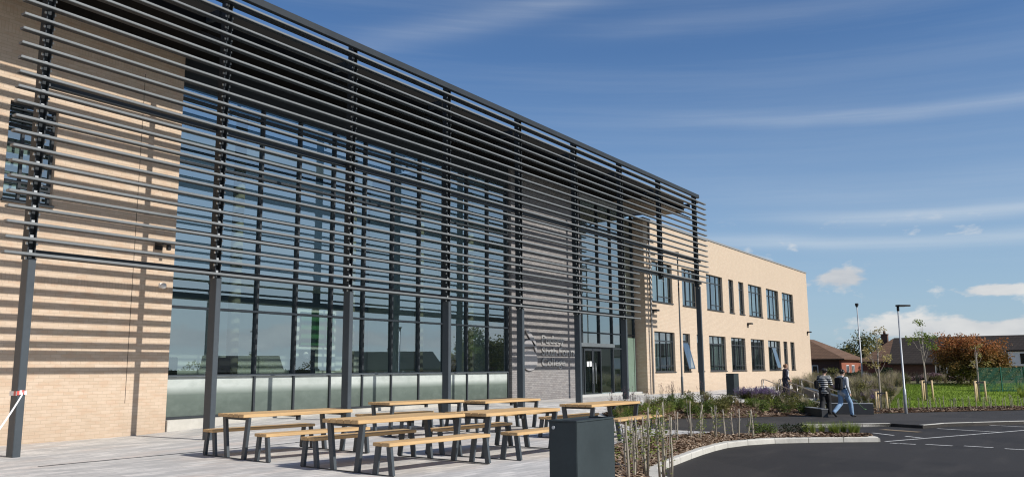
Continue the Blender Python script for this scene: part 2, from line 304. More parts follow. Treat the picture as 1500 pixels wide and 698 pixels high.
# ------------------------------------------------------------------ mesh builder
class MB:
    def __init__(s): s.v = []; s.f = []; s.mi = []; s.cur = 0; s.smooth = False; s.sm = []
    def face(s, *idx): s.f.append(idx); s.mi.append(s.cur); s.sm.append(s.smooth)
    def add(s, pts): n = len(s.v); s.v += [tuple(p) for p in pts]; return n
    def box(s, x0, x1, y0, y1, z0, z1, m=None):
        pts = [(x, y, z) for z in (z0, z1) for y in (y0, y1) for x in (x0, x1)]
        if m is not None: pts = [m @ Vector(p) for p in pts]
        n = s.add(pts)
        for f in ((0, 2, 3, 1), (4, 5, 7, 6), (0, 1, 5, 4), (2, 6, 7, 3), (0, 4, 6, 2), (1, 3, 7, 5)): s.face(*[n + k for k in f])
        return s
    def bar(s, a, b, w, h, up=(0, 0, 1)):
        a, b = Vector(a), Vector(b); d = (b - a); L = d.length; d.normalize()
        up = Vector(up); x = d.cross(up)
        if x.length < 1e-4: x = d.cross(Vector((1, 0, 0)))
        x.normalize(); u = x.cross(d)
        M_ = Matrix((x, d, u)).transposed().to_4x4(); M_.translation = a
        return s.box(-w / 2, w / 2, 0, L, -h / 2, h / 2, M_)
    def tube(s, pts, rs, n=8, cap=True):
        pts = [Vector(p) for p in pts]
        if not hasattr(rs, '__len__'): rs = [rs] * len(pts)
        rings = []; old = s.smooth; s.smooth = True
        ref = None
        for k, p in enumerate(pts):
            d = (pts[min(k + 1, len(pts) - 1)] - pts[max(k - 1, 0)]).normalized()
            if ref is None: ref = d.orthogonal().normalized()
            x = (ref - d * ref.dot(d))
            x = x.normalized() if x.length > 1e-5 else d.orthogonal().normalized()
            ref = x; y = d.cross(x)
            rings.append(s.add([p + (x * math.cos(2 * math.pi * j / n) + y * math.sin(2 * math.pi * j / n)) * rs[k] for j in range(n)]))
        for a, b in zip(rings, rings[1:]):
            for j in range(n): s.face(a + j, a + (j + 1) % n, b + (j + 1) % n, b + j)
        s.smooth = old
        if cap:
            s.face(*[rings[0] + j for j in reversed(range(n))]); s.face(*[rings[-1] + j for j in range(n)])
        return s
    def capsule(s, a, ra, b, rb, n=12, k=4):
        """tapered limb with rounded ends"""
        a, b = Vector(a), Vector(b); d = (b - a)
        if d.length < 1e-6: d = Vector((0, 0, 1e-4)); b = a + d
        d.normalize(); pts = []; rs = []
        for j in range(k + 1):
            t = math.pi / 2 * (1 - j / k) * .97; pts.append(a - d * ra * math.sin(t)); rs.append(max(ra * math.cos(t), .001))
        for j in range(k + 1):
            t = math.pi / 2 * (j / k) * .97; pts.append(b + d * rb * math.sin(t)); rs.append(max(rb * math.cos(t), .001))
        return s.tube(pts, rs, n)
    def ellipsoid(s, c, r, n=16, k=10, m=None):
        c = Vector(c); rings = []; old = s.smooth; s.smooth = True
        for i in range(k + 1):
            t = math.pi * (i / k * .98 + .01)
            ring = []
            for j in range(n):
                q = Vector((r[0] * math.sin(t) * math.cos(2 * math.pi * j / n), r[1] * math.sin(t) * math.sin(2 * math.pi * j / n), -r[2] * math.cos(t)))
                if m is not None: q = m @ q
                ring.append(c + q)
            rings.append(s.add(ring))
        for a, b in zip(rings, rings[1:]):
            for j in range(n): s.face(a + j, a + (j + 1) % n, b + (j + 1) % n, b + j)
        s.smooth = old
        s.face(*[rings[0] + j for j in reversed(range(n))]); s.face(*[rings[-1] + j for j in range(n)])
        return s
    def prism(s, poly, z0, z1):
        n = len(poly); a = s.add([(x, y, z0) for x, y in poly]); b = s.add([(x, y, z1) for x, y in poly])
        s.face(*[a + j for j in reversed(range(n))]); s.face(*[b + j for j in range(n)])
        for j in range(n): s.face(a + j, a + (j + 1) % n, b + (j + 1) % n, b + j)
        return s
    def quad(s, c, u, v):
        c, u, v = Vector(c), Vector(u), Vector(v)
        n = s.add([c - u - v, c + u - v, c + u + v, c - u + v]); s.face(n, n + 1, n + 2, n + 3); return s
    def leaf(s, c, L, W, d, nrm):
        """a pointed leaf folded along its rib"""
        c, d, nrm = Vector(c), Vector(d), Vector(nrm); w = d.cross(nrm)
        if w.length < 1e-4: w = d.orthogonal()
        w.normalize()
        n = s.add([c, c + d * L * .45 + w * W * .5 + nrm * W * .12, c + d * L, c + d * L * .45 - w * W * .5 + nrm * W * .12])
        s.face(n, n + 1, n + 2); s.face(n, n + 2, n + 3); return s
    def strip(s, pts, w, side):
        side = Vector(side); prev = None; k = len(pts)
        for j, p in enumerate(pts):
            p = Vector(p); ww = w * (1 - .85 * j / (k - 1))
            n = s.add([p - side * ww / 2, p + side * ww / 2])
            if prev is not None: s.face(prev, prev + 1, n + 1, n)
            prev = n
        return s
    def mesh(s, name, mats):
        me = bpy.data.meshes.new(name); me.from_pydata(s.v, [], s.f)
        for m in (mats if isinstance(mats, (list, tuple)) else [mats]): me.materials.append(m)
        me.polygons.foreach_set('material_index', s.mi); me.polygons.foreach_set('use_smooth', s.sm); me.update(); return me
    def build(s, name, mats, parent=None, bevel=0.):
        me = s.mesh(name, mats)
        if bevel > 0:
            bm = bmesh.new(); bm.from_mesh(me)
            bmesh.ops.bevel(bm, geom=[e for e in bm.edges if e.is_manifold and e.calc_face_angle(0) > .6], offset=bevel, segments=2, affect='EDGES', clamp_overlap=True)
            bm.to_mesh(me); bm.free()
        return obj(name, me, parent)
def obj(name, me, parent=None):
    o = bpy.data.objects.new(name, me); COL.objects.link(o)
    if parent is not None: o.parent = parent
    return o
def empty(name, loc=(0, 0, 0), rz=0., label=None, cat=None, group=None):
    o = bpy.data.objects.new(name, None); COL.objects.link(o); o.location = loc; o.rotation_euler = (0, 0, rz); o.empty_display_size = .2
    return tag(o, label, cat, group)
def tag(o, label=None, cat=None, group=None, kind=None):
    for k, v in (('label', label), ('category', cat), ('group', group), ('kind', kind)):
        if v: o[k] = v
    return o
def children(o): return [c for c in COL.objects if c.parent == o]
def copy_tree(o, parent=None):
    c = o.copy(); COL.objects.link(c); c.parent = parent
    for ch in children(o): copy_tree(ch, c)
    return c
def fin(o, merge=True):
    """merge doubles + consistent normals on a built mesh"""
    bm = bmesh.new(); bm.from_mesh(o.data)
    bmesh.ops.remove_doubles(bm, verts=bm.verts, dist=1e-5); bmesh.ops.recalc_face_normals(bm, faces=bm.faces)
    bm.to_mesh(o.data); bm.free(); return o

def sstep(a, b, x):
    t = min(1., max(0., (x - a) / (b - a))); return t * t * (3 - 2 * t)

# ------------------------------------------------------------------ levels of the site
def terrace_h(x, y):
    low = .165 - .008 * (x - 10) if x < 18 else .10 - .04 * (x - 18)
    low = min(.20, max(-.14, low))
    near = .13 + .21 * sstep(11.5, 16.5, x)
    if x > 32: near = .34 - .10 * sstep(32, 46, x)
    return low + (near - low) * sstep(12.2, 16.0, y)
U0 = (35.8, 7.0)
def su(x, y):
    return (x - U0[0]) * .676 + (y - U0[1]) * .737, (x - U0[0]) * .737 - (y - U0[1]) * .676
def stair_n(x, y): return (x - 43.4) * .58 - (y - 13.6) * .815
def stair_t(x, y): return -(x - 43.4) * .815 - (y - 13.6) * .58
def stair_pt(t, n): return (43.4 - .815 * t + .58 * n, 13.6 - .58 * t - .815 * n)
def bank_h(x, y):
    s, u = su(x, y)
    h = -.22 + .052 * max(0, min(s, 15)) + .035 * math.sin(x * .9) * math.sin(y * 1.1) * min(1, max(0, s / 4))
    h -= .6 * sstep(20, 45, s)
    h -= (h - .02) * sstep(12.5, 16.5, y)
    if s < 0: return -.6
    k = sstep(2.35, 3.2, stair_n(x, y))
    if x > 47: k = max(k, sstep(47, 52, x))
    h = -.6 + (h + .6) * k
    return h * sstep(0, .25, s) + -.6 * (1 - sstep(0, .25, s))

# ------------------------------------------------------------------ setting
def struct(o): return tag(o, kind='structure')
def axis(lo, hi, step, far):
    a = [lo + step * k for k in range(int((hi - lo) / step) + 1)]
    d = step; x = a[-1]; 
    while x < far: d *= 1.5; x += d; a.append(x)
    d = step; x = a[0]
    while x > -far: d *= 1.5; x -= d; a.insert(0, x)
    return a
b = MB(); xs = axis(28, 76, .6, 3500); ys = axis(-20, 22, .6, 3500)
for y in ys: b.add([(x, y, bank_h(x, y) if abs(x) < 300 and abs(y) < 300 else -.6) for x in xs])
b.smooth = True
for j in range(len(ys) - 1):
    for i in range(len(xs) - 1):
        n = j * len(xs) + i; b.face(n, n + 1, n + 1 + len(xs), n + len(xs))
struct(b.build('ground', M['rough']))

def sheet(name, poly, z, mat, skirt=.0, res=None):
    b = MB(); n = len(poly)
    a = b.add([(x, y, z(x, y) if callable(z) else z) for x, y in poly]); b.face(*range(a, a + n))
    if skirt:
        c = b.add([(x, y, (z(x, y) if callable(z) else z) - skirt) for x, y in poly])
        for j in range(n): b.face(a + j, c + j, c + (j + 1) % n, a + (j + 1) % n)
    return struct(b.build(name, mat))
sheet('road', [(-60, -80), (131, -80), (41.5, 1.9), (34.6, 8.15), (33.4, 10.5), (30.5, 14.5), (-60, 14.5)], -.3, M['asphalt'])
KERB2 = [(28.14, 7.51), (29.99, 5.20), (29.49, 4.21), (30.66, 3.68), (33.12, 1.68), (54.5, -17.9), (120, -78)]
sheet('footway', [(21.4, 8.5), (24.3, 7.9), (28.14, 7.51)] + KERB2[1:] + [(125, -74.6), (41.5, 1.9), (35.8, 7.06), (34.6, 8.15), (33.4, 10.8), (30.4, 13.0), (24.2, 12.8), (22.6, 11)], -.204, M['footway'], .12)

# terrace: a fine grid clipped by its outline so that the levels can vary
TB = [(8.0, -10), (8.6, 0), (9.0, 3), (9.6, 4.9), (11.0, 6.15), (13.2, 7.2), (16, 8.05), (18.9, 8.1), (20.7, 7.9), (21.9, 8.25), (22.15, 10.06), (23.25, 11.2), (24.6, 12.2), (26.5, 14.0), (29, 14.4), (32.5, 14.65), (36, 14.35), (40, 13.55), (43.4, 13.55), (45.3, 11.9), (47.5, 13.6), (60, 16.9), (74.5, 17.6), (74.5, 19.2), (-25, 19.2), (-25, -10)]
bm = bmesh.new(); vs = [bm.verts.new((x, y, 0)) for x, y in TB]; bm.faces.new(vs)
for k in range(-24, 75, 1):
    bmesh.ops.bisect_plane(bm, geom=bm.verts[:] + bm.edges[:] + bm.faces[:], plane_co=(k, 0, 0), plane_no=(1, 0, 0))
for k in range(-9, 20, 1):
    bmesh.ops.bisect_plane(bm, geom=bm.verts[:] + bm.edges[:] + bm.faces[:], plane_co=(0, k, 0), plane_no=(0, 1, 0))
for v in bm.verts: v.co.z = terrace_h(v.co.x, v.co.y)
ed = [e for e in bm.edges if e.is_boundary]
r = bmesh.ops.extrude_edge_only(bm, edges=ed)
for v in [g for g in r['geom'] if isinstance(g, bmesh.types.BMVert)]: v.co.z -= .35
bmesh.ops.recalc_face_normals(bm, faces=bm.faces)
me = bpy.data.meshes.new('terrace'); bm.to_mesh(me); bm.free(); me.materials.append(M['paving'])
struct(obj('terrace', me))
# drain slots in the paving
b = MB()
for k in range(24):
    x = 7.1 + k * .44; y = 13.75; b.box(x, x + .435, y - .03, y + .03, terrace_h(x, y) - .05, terrace_h(x + .2, y) + .005)
tag(b.build('drain_channel', M['steel_dark']), 'long narrow slot drain in the paving left of the tables', 'drain')

# beds (ruled strips)
def ruled(name, A, B, za, zb, bump, mat, ns=8, nt_=4):
    b = MB(); b.smooth = True; rows = []
    def samp(P, t):
        k = min(int(t), len(P) - 2); f = t - k
        return (P[k][0] * (1 - f) + P[k + 1][0] * f, P[k][1] * (1 - f) + P[k + 1][1] * f)
    tot = (len(A) - 1) * nt_
    pts = []
    for i in range(tot + 1):
        a = samp(A, i / nt_); c = samp(B, i / nt_); row = []
        for j in range(ns + 1):
            f = j / ns; x = a[0] * (1 - f) + c[0] * f; y = a[1] * (1 - f) + c[1] * f
            z = za(*a) * (1 - f) + zb(*c) * f + bump * math.sin(math.pi * f) + .02 * math.sin(x * 7 + y * 5) * math.sin(math.pi * f)
            row.append((x, y, z))
        rows.append(b.add(row)); pts.append(row)
    for p, q in zip(rows, rows[1:]):
        for j in range(ns): b.face(p + j, q + j, q + j + 1, p + j + 1)
    return struct(b.build(name, mat)), pts
def rand_on(pts):
    i = random.randrange(len(pts) - 1); j = random.randrange(len(pts[0]) - 1); f, g = random.random(), random.random()
    a, b_, c, d = (Vector(p) for p in (pts[i][j], pts[i + 1][j], pts[i][j + 1], pts[i + 1][j + 1]))
    return (a * (1 - f) + b_ * f) * (1 - g) + (c * (1 - f) + d * f) * g
B1A = [(8.0, -10), (8.6, 0), (9.0, 3), (9.6, 4.9), (11.0, 6.15), (13.2, 7.2), (16, 8.05), (18.9, 8.1), (20.7, 7.9), (21.9, 8.25), (23.6, 7.55), (24.1, 6.9), (24.4, 5.4), (24.2, 4.75)]
B1B = [(10.5, -10), (10.5, -2), (10.8, 2.5), (11.4, 3.9), (12.0, 4.95), (13.2, 6.22), (14.6, 6.75), (16.6, 7.15), (18.54, 7.40), (20.56, 7.48), (22.04, 6.92), (22.92, 5.77), (23.45, 4.98), (23.72, 4.76)]
_, bed1 = ruled('planting_bed', B1A, B1B, lambda x, y: terrace_h(x, y) - .02 if x < 22.2 else -.20, lambda x, y: -.185, .05, M['soil'])
B2A = [(24.6, 12.2), (26.3, 12.0), (29.5, 12.3), (30.2, 11.0), (31.7, 9.95), (33.0, 8.8), (33.8, 8.25)]
B2B = [(26.5, 14.0), (29, 14.4), (32.5, 14.65), (36, 14.35), (40, 13.55), (40.3, 12.0), (36.0, 9.35)]
_, bed2 = ruled('planting_bed', B2A, B2B, lambda x, y: -.19, lambda x, y: terrace_h(x, y) - .02 if y > 13 else -.05, .06, M['soil'])
B3A = [(35.5, 7.2), (36.0, 6.85), (41.5, 1.9), (54.5, -10)]
B3B = [(36.1, 8.0), (36.9, 7.7), (42.4, 2.75), (55.4, -9.1)]
_, bed3 = ruled('planting_bed', B3A, B3B, lambda x, y: -.19, lambda x, y: -.10, .03, M['soil'], 4)
def scatter_chips(name, pts, n, smin, smax, wt=None):
    b = MB(); k = 0
    while k < n:
        p = rand_on(pts)
        if wt and not wt(p): continue
        k += 1
        a = random.random() * 6.283; t = random.uniform(-.5, .5); L = random.uniform(smin, smax); W = L * random.uniform(.25, .5)
        d = Vector((math.cos(a), math.sin(a), t)).normalized(); w = Vector((-math.sin(a), math.cos(a), random.uniform(-.4, .4))).normalized()
        b.quad(p + Vector((0, 0, .012 + random.random() * .02)), d * L / 2, w * W / 2)
    return tag(b.build(name, M['chips']), 'loose brown bark chip mulch covering the bed', 'mulch', None, 'stuff')
o = scatter_chips('bark_mulch', bed1, 16000, .05, .13, lambda p: p.y > 2); o['label'] = 'loose bark chip mulch in the curved bed behind the kerb'
o = scatter_chips('bark_mulch', bed2, 5000, .07, .16); o['label'] = 'bark chip mulch under the shrubs in front of the building'
o = scatter_chips('bark_mulch', bed3, 4000, .06, .15, lambda p: p.y > -6); o['label'] = 'bark chip mulch strip along the back of the footway below the lawn'

# lawn
b = MB(); b.smooth = True; LP = []
for i in range(31):
    s = 1.15 + 12.9 * i / 30; row = []
    for j in range(41):
        u = (.6 + s * .88) + 30 * (j / 40) ** 1.3
        x = U0[0] + .676 * s + .737 * u; y = U0[1] + .737 * s - .676 * u
        row.append((x, y, bank_h(x, y) + .035))
    LP.append(row); b.add(row)
for i in range(30):
    for j in range(40):
        n = i * 41 + j; b.face(n, n + 1, n + 42, n + 41)
struct(b.build('lawn', M['lawn']))
b = MB()
for k in range(16000):
    i = random.randrange(30); j = int(random.random() ** 1.5 * 30); f, g = random.random(), random.random()
    p = Vector(LP[i][j]).lerp(Vector(LP[i + 1][j]), f).lerp(Vector(LP[i][j + 1]).lerp(Vector(LP[i + 1][j + 1]), f), g)
    a = random.random() * 6.283; h = random.uniform(.05, .13); sd = Vector((math.cos(a), math.sin(a), 0))
    n = b.add([p - sd * .016, p + sd * .016, p + Vector((random.uniform(-.04, .04), random.uniform(-.04, .04), h))]); b.face(n, n + 1, n + 2)
tag(b.build('grass', M['bladeleaf']), 'mown bright green grass on the raised lawn', 'grass', None, 'stuff')

# kerbs as separate stones
def kerb(pts, w, z0, z1, L, side=1):
    """stones laid along a polyline; side = +1 puts the width to the left of travel"""
    P = [Vector((x, y)) for x, y in pts]
    seg = []; 
    # smooth by Catmull-Rom
    def cr(p0, p1, p2, p3, t): return .5 * ((2 * p1) + (p2 - p0) * t + (2 * p0 - 5 * p1 + 4 * p2 - p3) * t * t + (3 * p1 - p0 - 3 * p2 + p3) * t ** 3)
    Q = []
    for k in range(len(P) - 1):
        p0 = P[max(k - 1, 0)]; p3 = P[min(k + 2, len(P) - 1)]
        for j in range(24): Q.append(cr(p0, P[k], P[k + 1], p3, j / 24))
    Q.append(P[-1]); out = [Q[0]]; acc = 0
    for a, c in zip(Q, Q[1:]):
        acc += (c - a).length
        if acc >= L: out.append(c); acc = 0
    if (out[-1] - Q[-1]).length > .2: out.append(Q[-1])
    b = MB()
    nr = []
    for k in range(len(out)):
        d = (out[min(k + 1, len(out) - 1)] - out[max(k - 1, 0)]).normalized(); nr.append(Vector((-d.y, d.x)) * side)
    for k in range(len(out) - 1):
        a, c = out[k], out[k + 1]; d = (c - a) * .008
        a2, c2 = a + d, c - d; na, nc = nr[k] * w, nr[k + 1] * w; ch = .022
        ring = []
        for q, nn in ((a2, na), (c2, nc)):
            u = nn.normalized()
            ring.append([(q.x, q.y, z0), (q.x, q.y, z1 - ch), (q.x + u.x * ch, q.y + u.y * ch, z1), (q.x + nn.x, q.y + nn.y, z1), (q.x + nn.x, q.y + nn.y, z0)])
        n = b.add(ring[0] + ring[1])
        for j in range(5): b.face(n + j, n + (j + 1) % 5, n + 5 + (j + 1) % 5, n + 5 + j)
        b.face(n + 4, n + 3, n + 2, n + 1, n); b.face(n + 5, n + 6, n + 7, n + 8, n + 9)
    return b
K1 = [(11.0, -10), (10.95, -2), (11.3, 2.4), (12.45, 4.75), (13.75, 6.12), (15.0, 6.72), (16.8, 7.0), (18.67, 7.22), (20.5, 7.26), (21.9, 6.72), (22.95, 5.6), (23.55, 4.75), (23.75, 4.45)]
o = fin(kerb(K1, .34, -.42, -.172, .9, 1).build('kerb', M['kerb'])); tag(struct(o))
K1c = [(23.77, 4.45), (24.2, 4.55), (24.55, 5.0), (24.62, 5.7), (24.4, 6.95), (23.9, 7.75)]
o = fin(kerb(K1c, .2, -.42, -.20, .6, 1).build('kerb', M['kerb'])); tag(struct(o))
o = fin(kerb(KERB2[:2], .16, -.42, -.196, .9, 1).build('kerb', M['kerb'])); struct(o)
o = fin(kerb(KERB2[2:6], .16, -.42, -.194, .9, 1).build('kerb', M['kerb'])); struct(o)
b = MB(); b.bar((29.99, 5.2, -.26), (29.49, 4.21, -.26), .12, .11); struct(b.build('dropped_kerb', M['footway']))
# markings
def strip_mark(name, a, c, w=.1, z=-.294, mat='marking'):
    a, c = Vector(a), Vector(c); d = (c - a).normalized(); n = Vector((-d.y, d.x)) * w / 2; b = MB(); K = 14
    for side in (0,):
        idx = []
        for k in range(K + 1):
            p = a.lerp(c, k / K); e = 1 + .12 * math.sin(k * 2.3 + a.x * 3)
            idx.append(b.add([(p.x - n.x * e, p.y - n.y * e, z), (p.x + n.x * e, p.y + n.y * e, z)]))
        for p, q in zip(idx, idx[1:]): b.face(p, q, q + 1, p + 1)
    return struct(b.build(name, M[mat]))
strip_mark('road_marking', (23.9, 4.35), (29.94, 1.54), .09)
strip_mark('road_marking', (29.94, 1.54), (42, -4.0), .09)
strip_mark('road_marking', (29.57, 3.85), (28.80, 2.13), .09)
strip_mark('road_marking', (32.1, 2.9), (31.2, .6), .09)
for a, c in (((26.80, 5.22), (26.10, 4.52)), ((25.96, 4.20), (25.53, 3.72)), ((23.48, 4.17), (23.40, 3.56)), ((23.52, 3.35), (23.38, 2.74)), ((23.51, 2.50), (23.33, 1.87)), ((23.18, 1.62), (23.04, 1.0))):
    strip_mark('road_marking', a, c, .1)
M['rust'] = simple('rusty_iron', (.23, .17, .10), .8, 0, .3, 5, .3)
o = sheet('drain_cover', [(28.2, 5.3), (27.6, 4.15), (27.85, 4.0), (28.5, 5.15)], -.292, M['rust'])
del o['kind']; tag(o, 'rusty brown drain cover set in the road by the dropped kerb', 'drain cover')

# ------------------------------------------------------------------ the college building
YW = 18.8; YG = 19.0; YD = 19.6
bld = empty('college_building', (12, YW, 0), 0, 'buff brick college building with tall glazed entrance and two storey wing', 'building')
def P(o):                      # keep world coordinates under a parented building root
    o.matrix_parent_inverse = bld.matrix_basis.inverted(); return o
bld_inv = Matrix.Translation((-12, -YW, 0))
def part(mb, name, mat, parent=bld, bevel=0.):
    o = mb.build(name, mat, parent, bevel)
    if parent is bld: o.matrix_parent_inverse = bld_inv
    return o
def wall_open(x0, x1, z0, z1, y, openings, depth=.14):
    """front wall at plane y with rectangular openings and reveals"""
    b = MB()
    X = sorted({x0, x1, *[o[0] for o in openings], *[o[1] for o in openings]}); Z = sorted({z0, z1, *[o[2] for o in openings], *[o[3] for o in openings]})
    for i in range(len(X) - 1):
        for j in range(len(Z) - 1):
            cx, cz = (X[i] + X[i + 1]) / 2, (Z[j] + Z[j + 1]) / 2
            if any(o[0] < cx < o[1] and o[2] < cz < o[3] for o in openings): continue
            n = b.add([(X[i], y, Z[j]), (X[i + 1], y, Z[j]), (X[i + 1], y, Z[j + 1]), (X[i], y, Z[j + 1])]); b.face(n, n + 1, n + 2, n + 3)
    for (a, c, d, e) in openings:
        n = b.add([(a, y, d), (c, y, d), (c, y, e), (a, y, e), (a, y + depth, d), (c, y + depth, d), (c, y + depth, e), (a, y + depth, e)])
        for j in range(4): b.face(n + j, n + 4 + j, n + 4 + (j + 1) % 4, n + (j + 1) % 4)
    return b
WIN_L = (8.5, 9.55, 5.31, 7.5)
bw = wall_open(-12, 12.7, -.6, 9.9, YW, [WIN_L])
bw.box(12.4, 12.7, YW + .005, YG + .3, -.6, 9.9); bw.box(-12, 12.7, YW + .3, YW + .35, 7.6, 9.9)
part(bw, 'brick_wall', M['brick_x'])
# control joints and wall fittings
b = MB(); b.box(11.595, 11.605, YW - .004, YW + .01, .9, 9.0); part(b, 'movement_joint', M['dark_core'])
b = MB(); b.box(12.30, 12.44, YW - .06, YW + .002, 3.68, 3.80); b.ellipsoid((12.37, YW - .10, 3.73), (.075, .075, .075)); part(b, 'dome_camera', M['white'])
b = MB(); b.box(12.13, 12.33, YW - .05, YW + .002, 4.62, 4.84); b.box(12.1, 12.36, YW - .34, YW - .05, 4.72, 4.83); b.box(12.28, 12.37, YW - .34, YW - .25, 4.60, 4.719); part(b, 'wall_light', M['black'], bevel=.01)
# main volume behind
b = MB(); b.box(-12, -11.7, YW + .02, 36, -.6, 10.5); b.box(-12, 42, 36, 36.3, -.6, 10.5); b.box(40.9, 41.2, YW + 1.2, 36, -.6, 10.5); part(b, 'rear_wall', M['wall_int'])
b = MB(); b.box(-12, 13.2, YW + .01, 36.3, 9.92, 10.5); b.box(28.301, 41.5, YW + .01, 36.3, 9.92, 10.5); b.box(13.201, 28.3, YW + .01, 20.0, 9.92, 10.5); b.box(13.201, 28.3, 26.8, 36.3, 9.92, 10.5); part(b, 'roof', M['metal_roof'])
b = MB(); n = b.add([(13.2, 20, 10.52), (28.3, 20, 10.52), (28.3, 26.8, 10.52), (13.2, 26.8, 10.52)]); b.face(n, n + 1, n + 2, n + 3); part(b, 'added_roof_light', M['glass_added_roof'])  # unseen roof opening, added so that sun brightens the interior
# curtain wall
def curtain(x_list, z_list, z_top, yg, name, glass_mat, z_bot=.45, wide=.062, deep=.15, pale=(), x_end=None):
    f = MB()
    for x in x_list: f.box(x - wide / 2, x + wide / 2, yg - deep * .55, yg + deep * .45, z_bot, z_top)
    for a, c in zip(x_list, x_list[1:]):
        for z in z_list: f.box(a + wide / 2 + .001, c - wide / 2 - .001, yg - .075, yg + .06, z - .032, z + .032)
        f.box(a + wide / 2 + .001, c - wide / 2 - .001, yg - .075, yg + .06, z_bot, z_bot + .055)
    fr = part(f, name, M['frame'])
    g = MB(); 
    zs = [z_bot + .055] + sorted(z_list) + [z_top]
    for a, c in zip(x_list, x_list[1:]):
        for z0, z1 in zip(zs, zs[1:]):
            if z1 <= z_list[0] + .01 and name == 'curtain_wall': continue
            t = random.uniform(-.0015, .0015); t2 = random.uniform(-.001, .001)   # panes are never perfectly aligned
            n = g.add([(a + .03, yg + t, z0 + .03), (c - .03, yg - t, z0 + .03), (c - .03, yg - t + t2, z1 - .03), (a + .03, yg + t + t2, z1 - .03)]); g.face(n, n + 1, n + 2, n + 3)
    g.build('pane', glass_mat, fr)
    return fr
MX = [12.73, 14.07, 15.47, 16.88, 18.30, 19.70, 21.06, 22.46, 23.86, 25.25, 26.60, 27.98]
cw = curtain(MX, [1.52, 3.26, 5.25, 7.05, 8.75], 9.9, YG, 'curtain_wall', M['glass'])
g = MB()
for a, c in zip(MX, MX[1:]): g.box(a + .033, c - .033, YG - .02, YG + .01, .51, 1.485)
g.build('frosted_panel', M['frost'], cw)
g = MB(); g.box(12.75, 27.96, YG - .1, YG + .02, 9.08, 9.9); g.build('dark_top_band', M['steel_dark'], cw)  # dark band across the top of the glazing
# light coloured cappings on the low transoms
g = MB()
for a, c in zip(MX, MX[1:]):
    pass
for z in (1.52, 3.26):
    g = MB(); g.box(12.77, 27.94, YG - .10, YG - .084, z - .028, z + .028); g.build('transom_cap', M['frame_pale'], cw)
b = MB(); b.box(12.72, 28.05, YW - .05, YG - .09, -.3, .445); part(b, 'plinth', M['plinth'], bevel=.008)
# interior
b = MB()
b.box(12.8, 40.8, YG + .1, 35.9, .30, .42); part(b, 'interior_floor', M['floor_int'])
b = MB(); b.box(28.3, 28.5, YG + .3, 26.9, .42, 9.9); part(b, 'interior_partition', M['wall_int'])
b = MB(); b.box(12.8, 40.8, 27.0, 27.2, 4.3, 9.9); part(b, 'interior_upper_wall', M['wall_up_dimmed'])  # darker blue-grey than the wall below: dimness put into the colour
b = MB(); b.box(12.8, 40.8, 27.0, 27.2, .42, 4.299); b.box(12.72, 12.9, YG + .3, 35.9, .42, 9.9); part(b, 'interior_wall', M['wall_int'])
b = MB(); b.box(12.9, 40.8, 25.6, 27.0, 4.9, 5.2); part(b, 'interior_gallery', M['wall_int'])
for x in (15.75, 20.45, 24.05, 27.2):
    b = MB(); b.tube([(x, 20.3, .42), (x, 20.3, 9.2)], .17, 20); part(b, 'interior_column', M['col_int'])
b = MB(); b.box(18.6, 20.06, 20.60, 20.66, 2.44, 3.50); part(b, 'green_banner', M['banner'])
b = MB(); b.box(18.45, 20.2, 20.68, 20.85, .42, 3.6); part(b, 'interior_kiosk', M['wall_int'])
b = MB(); b.box(18.60, 19.25, 20.63, 20.679, .43, 2.28); part(b, 'interior_door', M['dark_core'])
for x, w in ((13.0, .5), (14.65, .5), (17.2, .9), (24.6, .8)):
    b = MB(); b.box(x, x + w, 19.5, 20.1, 1.05, 1.15); b.box(x + .05, x + w - .05, 19.5, 19.58, 1.15, 2.0); b.box(x + .05, x + .1, 19.55, 20.0, .42, 1.05); b.box(x + w - .1, x + w - .05, 19.55, 20.0, .42, 1.05)
    part(b, 'interior_chair', M['dark_core'], bevel=.02)

# grey brick panel with the sign
PX0, PX1 = 28.05, 33.75
b = MB(); b.box(PX0, PX1, YW, YD + .4, -.4, 9.9); part(b, 'grey_brick_panel', M['brick_grey'])
# entrance glazing
DX = [33.80, 35.15, 36.95, 38.35, 39.45, 40.9]
ent = curtain(DX, [2.62, 3.35, 5.05, 6.8, 8.6], 9.9, YD, 'entrance_glazing', M['glass'], z_bot=.33)
for a, c, nm in ((35.19, 36.02, 1), (36.08, 36.91, 1)):
    d = MB(); y = YD - .12
    for x in (a, c - .07): d.box(x, x + .07, y - .03, y + .03, .36, 2.57)
    for z in (.36, 2.47): d.box(a + .071, c - .071, y - .03, y + .03, z, z + .10)
    dr = part(d, 'door', M['frame'])
    q = MB(); q.quad(((a + c) / 2, y, 1.46), ((c - a) / 2 - .07, 0, 0), (0, 0, 1.0)); q.build('pane', M['glass_door'], dr)
    q = MB(); hx = c - .12 if a < 36 else a + .12; q.tube([(hx, y - .09, .9), (hx, y - .09, 1.9)], .014, 8); q.box(hx - .01, hx + .01, y - .09, y - .03, .98, 1.0); q.box(hx - .01, hx + .01, y - .09, y - .03, 1.8, 1.82); q.build('handle', M['galv'], dr)
for x, z in ((35.40, 1.72), (35.66, 1.73)):
    q = MB(); q.box(x, x + .20, YD - .165, YD - .16, z, z + .24); part(q, 'paper_notice', M['paper'])
q = MB(); q.box(34.0, 38.3, YD - .2, YD - .10, 2.66, 2.84); part(q, 'door_header', M['frame_pale'], bevel=.01)
q = MB(); q.box(33.8, 41, YW + .12, YD - .05, .10, .325); part(q, 'entrance_step', M['plinth'])
q = MB(); q.quad((40.2, YD - .09, 1.8), (.66, 0, 0), (0, 0, 1.4)); part(q, 'side_glass', M['side_film'])

